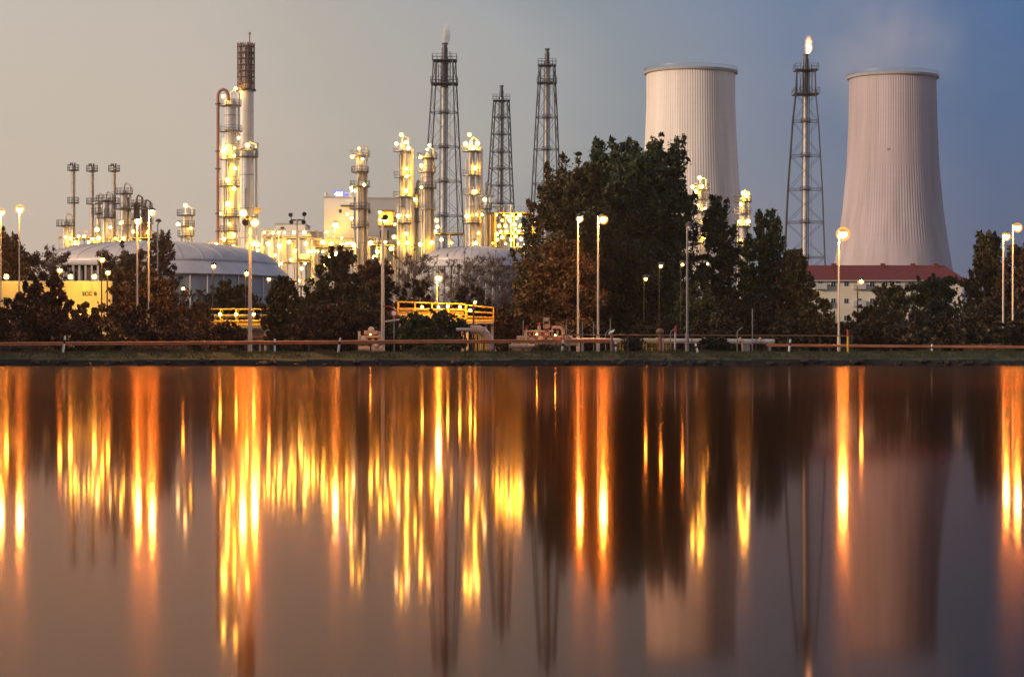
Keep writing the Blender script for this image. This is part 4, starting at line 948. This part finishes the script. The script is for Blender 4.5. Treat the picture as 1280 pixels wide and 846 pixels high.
solo(MB().box(gx(592.5, 164) , gx(596.5, 164), 164, 164.1, gz(422, 164), gz(420, 164)).cyl((gx(594.5, 164), 164.1, G), (gx(594.5, 164), 164.1, gz(420.3, 164)), .03, n=6),
     'marker_sign', M['yellow'], 'tiny yellow marker plate under the footbridge end', 'sign', (gx(594.5, 164), 164, G), smooth=False)

# footbridges with yellow railings
def footbridge(label, x0, x1, yt0, yt1, yb, Y, lamps=(), gap=1.15):
    X0, X1 = gx(x0, Y), gx(x1, Y); t = thing('footbridge', label, 'footbridge', ((X0 + X1) / 2, Y, G))
    top = lambda x: gz(yt0 + (yt1 - yt0) * (x - X0) / (X1 - X0), Y); zd = gz(yb, Y)
    MB().box(X0, X1, Y, Y + 1.6, zd - .18, zd).build('deck', M['conc'], t, False)
    for y in (Y, Y + 1.6):
        n = int((X1 - X0) / gap)
        for i in range(n + 1):
            x = X0 + (X1 - X0) * i / n; MB().cyl((x, y, zd), (x, y, top(x)), .055, n=6).build('post', M['yellow'], t)
        for u in (0, .38, .7):
            MB().cyl((X0, y, zd + (top(X0) - zd) * (1 - u)), (X1, y, zd + (top(X1) - zd) * (1 - u)), .05, n=6).build('rail', M['yellow'], t)
        MB().box(X0, X1, y - .03, y - .003, zd, zd + .2).build('toe_board', M['yellow'], t, False)
    for i in range(5):
        x = X0 + (X1 - X0) * (i + .1) / 4.3; MB().box(x - .1, x + .1, Y + .7, Y + .9, G, zd - .18).build('support', M['steel'], t, False)
    for lx, ly in lamps: lamp(t, (gx(lx, Y), Y - .5, gz(ly, Y)), .13, 'lampbig'); MB().bar((gx(lx, Y), Y - .5, gz(ly, Y)), (gx(lx, Y), Y, gz(ly, Y) + .05), .03).build('lamp_arm', M['dark'], t)
    return t
footbridge('long yellow railed footbridge under the blazing low orange lamp', 497.5, 582, 377, 380, 399, 200, [(528, 384), (548, 384), (560, 383), (575, 384)])
footbridge('lower yellow railed landing joined right of the long footbridge', 583, 617, 381, 384.5, 402, 198, [(588, 388)])
footbridge('yellow railed walkway behind the floodlight mast', 256, 334, 386, 386, 407, 205, [(276, 393), (296, 393), (318, 393)])
# crowded pipes on the long footbridge
Yk = 200.6; t = thing('pipe_bundle', 'bundle of lit pipes running inside the long footbridge', 'pipes', (gx(540, Yk), Yk, G))
for k, (py, r) in enumerate(((395, .16), (391, .11), (387, .13))):
    MB().cyl((gx(500, Yk), Yk + .1 * k, gz(py, Yk)), (gx(580, Yk), Yk + .1 * k, gz(py, Yk)), r, n=10).build('pipe', M[['palepipe', 'yellow', 'pinkpipe'][k]], t)
for px in (506, 523, 541, 559, 573): MB().bar((gx(px, Yk), Yk + .4, G), (gx(px, Yk), Yk + .4, gz(385, Yk)), .12).build('rack_post', M['yellow'], t)
t = thing('pipe_bundle', 'bundle of pale pipes behind the walkway by the floodlight mast', 'pipes', (gx(290, 206), 206, G))
for k, (py, r) in enumerate(((413, .2), (420, .26), (427, .2), (403, .18), (395, .16))):
    MB().cyl((gx(236, 207), 207 + .3 * (k % 2), gz(py, 207)), (gx(338, 207), 207 + .3 * (k % 2), gz(py, 207)), r, n=12).build('pipe', M[['palepipe', 'pinkpipe', 'palepipe', 'yellow', 'steel'][k]], t)
for px in range(240, 338, 14): MB().bar((gx(px, 207), 207.6, G), (gx(px, 207), 207.6, gz(393, 207)), .16).build('rack_post', M['steel'], t)

# valve station
Yv = 166; rv = random.Random(11); t = thing('valve_station', 'cluster of pinkish pipes and valves left of the paired tree lamps', 'valve station', (gx(680, Yv), Yv, G))
for x0, x1, py, r, dy in ((640, 722, 429, .20, 0), (640, 700, 437, .22, .6), (646, 716, 422, .13, .4), (654, 692, 414, .07, 0), (636, 668, 433, .16, -.5)):
    MB().cyl((gx(x0, Yv), Yv + dy, gz(py, Yv)), (gx(x1, Yv), Yv + dy, gz(py, Yv)), r, n=12).build('pipe', M[rv.choice(['pinkpipe', 'palepipe'])], t)
    for k in range(4):
        x = gx(rv.uniform(x0 + 3, x1 - 3), Yv); MB().cyl((x - .05, Yv + dy, gz(py, Yv)), (x + .05, Yv + dy, gz(py, Yv)), r * 1.45, n=12).build('flange', M['palepipe'], t)
for px, tp in ((657, 414), (662, 416), (668, 415), (674, 409), (680, 414), (686, 412), (690, 410), (697, 413), (704, 410), (648, 423), (653, 423), (712, 424)):
    x = gx(px, Yv); MB().cyl((x, Yv + .1, G), (x, Yv + .1, gz(tp, Yv)), rv.uniform(.05, .12), n=8).build('riser', M[rv.choice(['pinkpipe', 'palepipe', 'steel'])], t)
for px, py, r in ((674, 408.5, .13), (657.5, 414.5, .1), (665, 426, .2), (676, 424, .22), (688, 426, .2), (650, 431, .18), (700, 428, .18), (683, 418, .15)):
    MB().sphere(at(px, py, Yv - .15), r, 12, 7).build('valve_body', M['pinkpipe'], t)
    MB().rev([(r * 1.0, 0), (r * 1.15, .02), (r * 1.15, .06), (r * 1.0, .08)], at(px, py, Yv - .15) + Vector((0, 0, r + .08)), 14, True).build('handwheel', M['red'], t)
    MB().cyl(at(px, py, Yv - .15), at(px, py, Yv - .15) + Vector((0, 0, r + .16)), .025, n=6).build('valve_stem', M['steel'], t)
MB().box(gx(668, Yv), gx(692, Yv), Yv - .1, Yv + .6, gz(414.2, Yv), gz(413.2, Yv)).build('deck', M['palepipe'], t, False)
fr = MB()
for px in (679.5, 686.5): fr.bar(at(px, 410, Yv), at(px, 397.5, Yv), .07)
for py in (397.5, 401, 406, 410): fr.bar(at(679, py, Yv), at(687, py, Yv), .07)
fr.build('valve_frame', M['pinkpipe'], t)
MB().box(gx(680.5, Yv), gx(685.5, Yv), Yv - .1, Yv + .2, gz(400.5, Yv), gz(397.8, Yv)).build('actuator_box', M['palepipe'], t, False)
MB().box(gx(681, Yv), gx(687.5, Yv), Yv - .05, Yv + .25, gz(409.5, Yv), gz(405, Yv)).build('control_box', M['pinkpipe'], t, False)
MB().tube([at(690, 409.5, Yv), at(699, 409, Yv), at(702, 410.5, Yv), at(703.5, 414, Yv), at(704, 425, Yv)], .10, 10).build('bent_riser', M['pinkpipe'], t)
for k, (px, py) in enumerate([(671, 418), (694, 419)]): lamp(t, at(px, py, Yv - .8), .05, 'small'); MB().bar(at(px, py, Yv - .8), at(px, py + 1, Yv), .025).build('lamp_arm', M['dark'], t)
# pumps beside the road sign
Yv = 164; t = thing('pump_skid', 'low skid of pumps and pipes left of the front bush', 'pump skid', (gx(460, Yv), Yv, G))
for x0, x1, py, r in ((444, 480, 428, .17), (448, 478, 436, .2), (455, 472, 416, .16), (450, 476, 421, .1)):
    MB().cyl(at(x0, py, Yv), at(x1, py, Yv), r, n=12).build('pipe', M['pinkpipe'], t)
for px in (449, 458, 466, 474): MB().cyl((gx(px, Yv), Yv + .1, G), at(px, 414, Yv + .1), .09, n=8).build('riser', M['palepipe'], t)
for px, py in ((464, 412), (455, 424), (470, 432)): MB().sphere(at(px, py, Yv - .1), .22, 12, 7).build('pump_body', M['palepipe'], t)
MB().box(gx(444, Yv), gx(481, Yv), Yv - .4, Yv + .6, G - .1, G + .18).build('skid_base', M['conc'], t, False)
for px, py in ((463, 418),): lamp(t, at(px, py, Yv - .9), .05, 'small'); MB().bar(at(px, py, Yv - .9), at(px, py, Yv), .025).build('lamp_arm', M['dark'], t)
# round road sign on the mast arm
Yr = 175.5; t = thing('road_sign', 'round white road sign with a dark red ring beside the pale mast', 'road sign', (gx(492, Yr), Yr, G))
c = at(492.5, 391.5, Yr)
def disc(c, r, y, n=28): return MB().cyl((c.x, y + .02, c.z), (c.x, y, c.z), r, n=n)
MB().cyl((c.x, Yr + .06, G), (c.x, Yr + .06, c.z + .25), .04, n=8).build('post', M['grey'], t)
disc(c, .27, Yr - .02).build('ring', M['red'], t); disc(c, .17, Yr - .045).build('face', M['post'], t)
MB().cyl(at(479, 383, Yr), at(492, 383.5, Yr), .05, n=8).build('cross_arm', M['red'], t)
MB().bar(at(480, 402, Yr), at(500, 399, Yr), .12).build('lower_arm', M['palepipe'], t)

# ---------------------------------------------------------------- trees
T = tree
T('tree', 'orange lit leafy tree at the far left edge beneath the lamps', 8, 262, 285, 92, 'round', 'rusty', 21, 1, .32)
T('tree', 'sparse twiggy tree over the left end of the domed tank', 62, 285, 306, 62, 'bare', 'dry', 22, 2.2, .3, bark='palebark')
T('shrub', 'big dark reddish bush filling the far left bank', 50, 188, 342, 104, 'bush', 'redd', 23, 1.5, .24)
T('shrub', 'low dark bush at the left edge under the guard rail', -6, 180, 385, 60, 'bush', 'redd', 24, 1, .22)
T('shrub', 'small sparse bush against the yellow wall', 108, 196, 378, 50, 'bush', 'rusty', 25, .5, .22)
T('tree', 'sparse brown tree rising left beside the lamp pair', 150, 262, 302, 66, 'bare', 'dry', 26, 7, .26, bark='palebark')
T('tree', 'feathery brown tree rising behind the right lamp of the pair', 200, 255, 288, 52, 'poplar', 'dry', 27, .55, .28, bark='palebark')
T('shrub', 'large rusty bush below the lamp pair', 178, 190, 334, 118, 'bush', 'rusty', 28, 1.2, .25)
T('shrub', 'dark bush at the foot of the large rusty bush', 188, 181, 378, 120, 'bush', 'redd', 29, 1.2, .22)
T('shrub', 'small dry bush between rusty bush and yellow walkway', 248, 200, 376, 44, 'bush', 'rusty', 30, .6, .22)
T('tree', 'olive brown tree standing behind the yellow walkway', 290, 255, 350, 66, 'round', 'mixed', 31, .9, .26)
T('shrub', 'low dark bush hiding the pipes below the yellow walkway', 286, 184, 402, 52, 'bush', 'redd', 32, .6, .2)
T('tree', 'compact dark tree right of the yellow walkway', 352, 196, 346, 54, 'poplar', 'mixed', 33, .9, .24)
T('tree', 'lower brown green tree between two taller dark trees', 384, 225, 368, 60, 'round', 'mixed', 34, .8, .26)
T('tree', 'broad dark green tree left of the single floodlight mast', 424, 212, 308, 86, 'poplar', 'mixed', 35, .95, .26)
T('shrub', 'dark wine red bush at the foot of the broad dark green tree', 424, 186, 372, 98, 'bush', 'redd', 36, 1.2, .22)
T('tree', 'red brown tree behind the single floodlight mast', 468, 250, 322, 60, 'round', 'redd', 37, .9, .28)
T('tree', 'bare grey tree left of the low orange lamp', 516, 275, 306, 70, 'bare', 'dry', 38, .8, .22, bark='palebark')
T('shrub', 'dark red bush behind the left end of the footbridge', 520, 232, 350, 70, 'bush', 'redd', 39, 1, .26)
T('shrub', 'rounded dark bush in front of the footbridge', 540, 183, 387, 104, 'bush', 'green', 40, 1.2, .2)
T('tree', 'bare grey tree behind the right end of the footbridge', 582, 285, 310, 70, 'bare', 'dry', 41, .6, .22, bark='palebark')
T('tree', 'tallest bare grey tree before the small domed tank', 618, 290, 308, 66, 'bare', 'dry', 42, .6, .22, bark='palebark')
T('tree', 'bare grey tree touching the left flank of the tallest tree', 646, 280, 318, 56, 'bare', 'dry', 43, .8, .22, bark='palebark')
T('shrub', 'dark red bush behind the middle of the footbridge', 590, 240, 356, 76, 'bush', 'redd', 44, .9, .26)
T('shrub', 'dark bush right of the footbridge behind the bollards', 632, 205, 380, 56, 'bush', 'redd', 45, 1, .22)
T('tree', 'amber lit left flank tree of the great tree group', 690, 200, 226, 112, 'poplar', 'mixed', 46, 1.3, .27)
T('tree', 'leafy dark tree joining the amber flank to the tallest tree', 730, 206, 190, 104, 'round', 'mixed', 82, 1.2, .28)
T('tree', 'tallest dark tree with feathery crown behind the bright tree lamp', 768, 218, 172, 150, 'poplar', 'green', 47, 1.6, .30)
T('tree', 'dark tree wedged between the two tallest crowns of the group', 800, 212, 184, 112, 'round', 'green', 83, 1.2, .29)
T('tree', 'right hand tall dark tree of the group against the left cooling tower', 826, 216, 166, 112, 'poplar', 'green', 48, 1.5, .30)
T('tree', 'lower amber tree in front of the great tree group', 702, 184, 296, 100, 'round', 'rusty', 49, 1.0, .26)
T('tree', 'low dark tree before the two tallest trees', 790, 208, 300, 120, 'round', 'green', 50, .9, .26)
T('tree', 'slender dark poplar below the left cooling tower', 903, 214, 246, 58, 'poplar', 'green', 51, 1.1, .26)
T('tree', 'dark poplar left of the burning stack', 952, 212, 262, 70, 'poplar', 'green', 52, 1.2, .26)
T('tree', 'smaller dark tree at the foot of the burning stack', 993, 210, 312, 54, 'poplar', 'mixed', 53, 1, .25)
T('shrub', 'dark bush between slender poplar and tallest trees', 868, 200, 352, 80, 'bush', 'green', 54, 1, .25)
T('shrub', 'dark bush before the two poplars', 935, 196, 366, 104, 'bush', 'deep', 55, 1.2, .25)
T('shrub', 'dark bush left of the blazing lamp pole', 1018, 205, 366, 60, 'bush', 'mixed', 56, 1, .24)
T('tree', 'small tree right of the short lamp before the cream house', 1118, 262, 352, 56, 'round', 'mixed', 57, .9, .28)
T('tree', 'round dark green tree before the right end of the cream house', 1166, 240, 342, 62, 'round', 'green', 58, 1.2, .28)
T('shrub', 'low olive bush before the middle of the cream house', 1096, 214, 376, 84, 'bush', 'mixed', 59, 1, .25)
T('tree', 'dark tree behind the lamp pair at the right edge', 1238, 226, 290, 62, 'poplar', 'mixed', 60, 1.3, .27)
T('tree', 'reddish dark tree cut by the right edge', 1281, 222, 304, 72, 'round', 'redd', 61, 1.3, .27)
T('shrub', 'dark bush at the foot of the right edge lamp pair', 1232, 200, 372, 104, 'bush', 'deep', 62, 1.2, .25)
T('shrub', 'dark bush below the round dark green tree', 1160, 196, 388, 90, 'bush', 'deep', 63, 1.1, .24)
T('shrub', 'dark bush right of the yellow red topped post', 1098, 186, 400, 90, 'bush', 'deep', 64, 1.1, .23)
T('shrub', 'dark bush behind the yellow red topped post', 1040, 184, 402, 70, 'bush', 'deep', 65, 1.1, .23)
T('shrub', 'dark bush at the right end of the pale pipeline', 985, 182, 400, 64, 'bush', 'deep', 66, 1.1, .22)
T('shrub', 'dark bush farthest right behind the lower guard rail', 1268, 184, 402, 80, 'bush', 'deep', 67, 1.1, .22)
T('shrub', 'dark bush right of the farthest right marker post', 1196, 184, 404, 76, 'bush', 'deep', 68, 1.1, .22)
T('shrub', 'dark grassy clump before the pale pipeline, left of the pier', 893, 160.5, 423, 46, 'bush', 'deep', 69, .9, .14)
T('shrub', 'dark bush behind the paired tree lamps', 738, 186, 404, 88, 'bush', 'deep', 70, 1.1, .22)
T('shrub', 'dark bush behind the mushroom capped vent', 820, 186, 400, 84, 'bush', 'deep', 71, 1.1, .22)
T('shrub', 'dark bush behind the pale pipeline and street lamp', 896, 184, 392, 76, 'bush', 'deep', 72, 1.1, .22)
T('shrub', 'dark bush behind the valve station', 668, 190, 390, 74, 'bush', 'redd', 73, 1, .22)
T('shrub', 'weedy clump in front of the valve station', 683, 157, 430, 40, 'bush', 'dry', 74, .25, .11)
T('shrub', 'weedy clump on the bank before the front bush', 540, 158, 432, 46, 'bush', 'green', 75, .5, .12)
T('shrub', 'dark weeds under the guard rail before the rusty bush', 200, 160, 432, 90, 'bush', 'redd', 76, .35, .12)
T('shrub', 'dark weeds under the guard rail at far left', 30, 160, 431, 90, 'bush', 'redd', 77, .4, .12)
T('shrub', 'twiggy weeds on the bank before the right edge lamps', 1236, 160, 430, 70, 'bush', 'dry', 78, .25, .10)
# small dark stump tree in the gap
T('tree', 'small dark gnarled tree between the two yellow gate frames', 792, 161.5, 414, 40, 'bush', 'deep', 79, .25, .1)
T('shrub', 'dark bush between compact dark tree and broad dark green tree', 384, 184, 398, 62, 'bush', 'redd', 80, 1, .22)
T('shrub', 'dark bush behind the pump skid', 470, 184, 388, 62, 'bush', 'redd', 81, 1, .22)

# woodland band beyond everything one can tell apart, and grass blades on the bank
npg = np.random.default_rng(5); N = 60000
x = npg.uniform(-170, 170, N); y = npg.uniform(318, 336, N)
hh = 6.0 + 2.2 * np.sin(x * .11) + 1.6 * np.sin(x * .31 + 1) + .9 * np.sin(x * .83)
u = npg.random(N) ** .8
z = G + u * hh * (1 - ((y - 327) / 11) ** 2 * .5)
keep = z > G
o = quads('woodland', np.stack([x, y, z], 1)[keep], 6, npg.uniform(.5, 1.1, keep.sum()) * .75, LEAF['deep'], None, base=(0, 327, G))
tag(o, kind='stuff')
struct('added_headland', MB().box(-190, -62, 70, 150, -3, .6), M['soil'])  # land added out of view to carry the shading wood
N = 22000
x = npg.uniform(-118, -78, N); y = npg.uniform(75, 235, N); z = G + npg.random(N) ** .8 * (23 + 2.5 * np.sin(y * .13) + 2 * np.sin(y * .37))
o = quads('woodland', np.stack([x, y, z], 1), 8, npg.uniform(1.0, 1.8, N), LEAF['deep'], None, base=(-98, 155, G))  # unseen wood added to keep the low sun off the near trees
tag(o, kind='stuff')
N = 26000
x = npg.uniform(-38, 38, N); y = npg.uniform(150.9, 154.6, N); clump = .5 + .5 * np.sin(x * .9 + 2 * np.sin(x * .23)) * np.sin(x * 2.7 + y)
z0 = np.interp(y, [150.4, 150.9, 151.6, 152.4, 154.4], [.30, .46, .66, .79, .81]) - .02
h = npg.uniform(.05, .16, N) * (1 + 1.6 * clump ** 2); dx = npg.normal(0, .05, N); w = .018
v = np.stack([np.stack([x - w, y, z0], 1), np.stack([x + w, y, z0], 1), np.stack([x + dx, y + npg.normal(0, .03, N), z0 + h], 1)], 1).reshape(-1, 3)
me = D.meshes.new('grass'); me.vertices.add(3 * N); me.vertices.foreach_set('co', v.astype(np.float32).ravel())
me.loops.add(3 * N); me.loops.foreach_set('vertex_index', np.arange(3 * N, dtype=np.int32)); me.polygons.add(N)
me.polygons.foreach_set('loop_start', np.arange(0, 3 * N, 3, dtype=np.int32)); me.update(calc_edges=True)
me.materials.append(leafmat('grass blades', [(.03,.045,.010),(.05,.07,.015),(.085,.085,.03),(.10,.07,.035)], .3))
go = D.objects.new('grass', me); C.objects.link(go); tag(go, kind='stuff')

# ---------------------------------------------------------------- evening haze
hz_m = D.materials.new('evening haze'); hz_m.use_nodes = True; ht = hz_m.node_tree; ht.nodes.clear()
ho = ht.nodes.new('ShaderNodeOutputMaterial'); hv = ht.nodes.new('ShaderNodeVolumePrincipled')
hv.inputs['Color'].default_value = (1, .93, .88, 1); hv.inputs['Density'].default_value = .00008; hv.inputs['Anisotropy'].default_value = .3
ht.links.new(hv.outputs[0], ho.inputs['Volume'])
hb = MB().box(-420, 420, -60, 1010, -4.5, 150)
tag(hb.build('haze', hz_m, None, False), kind='stuff')
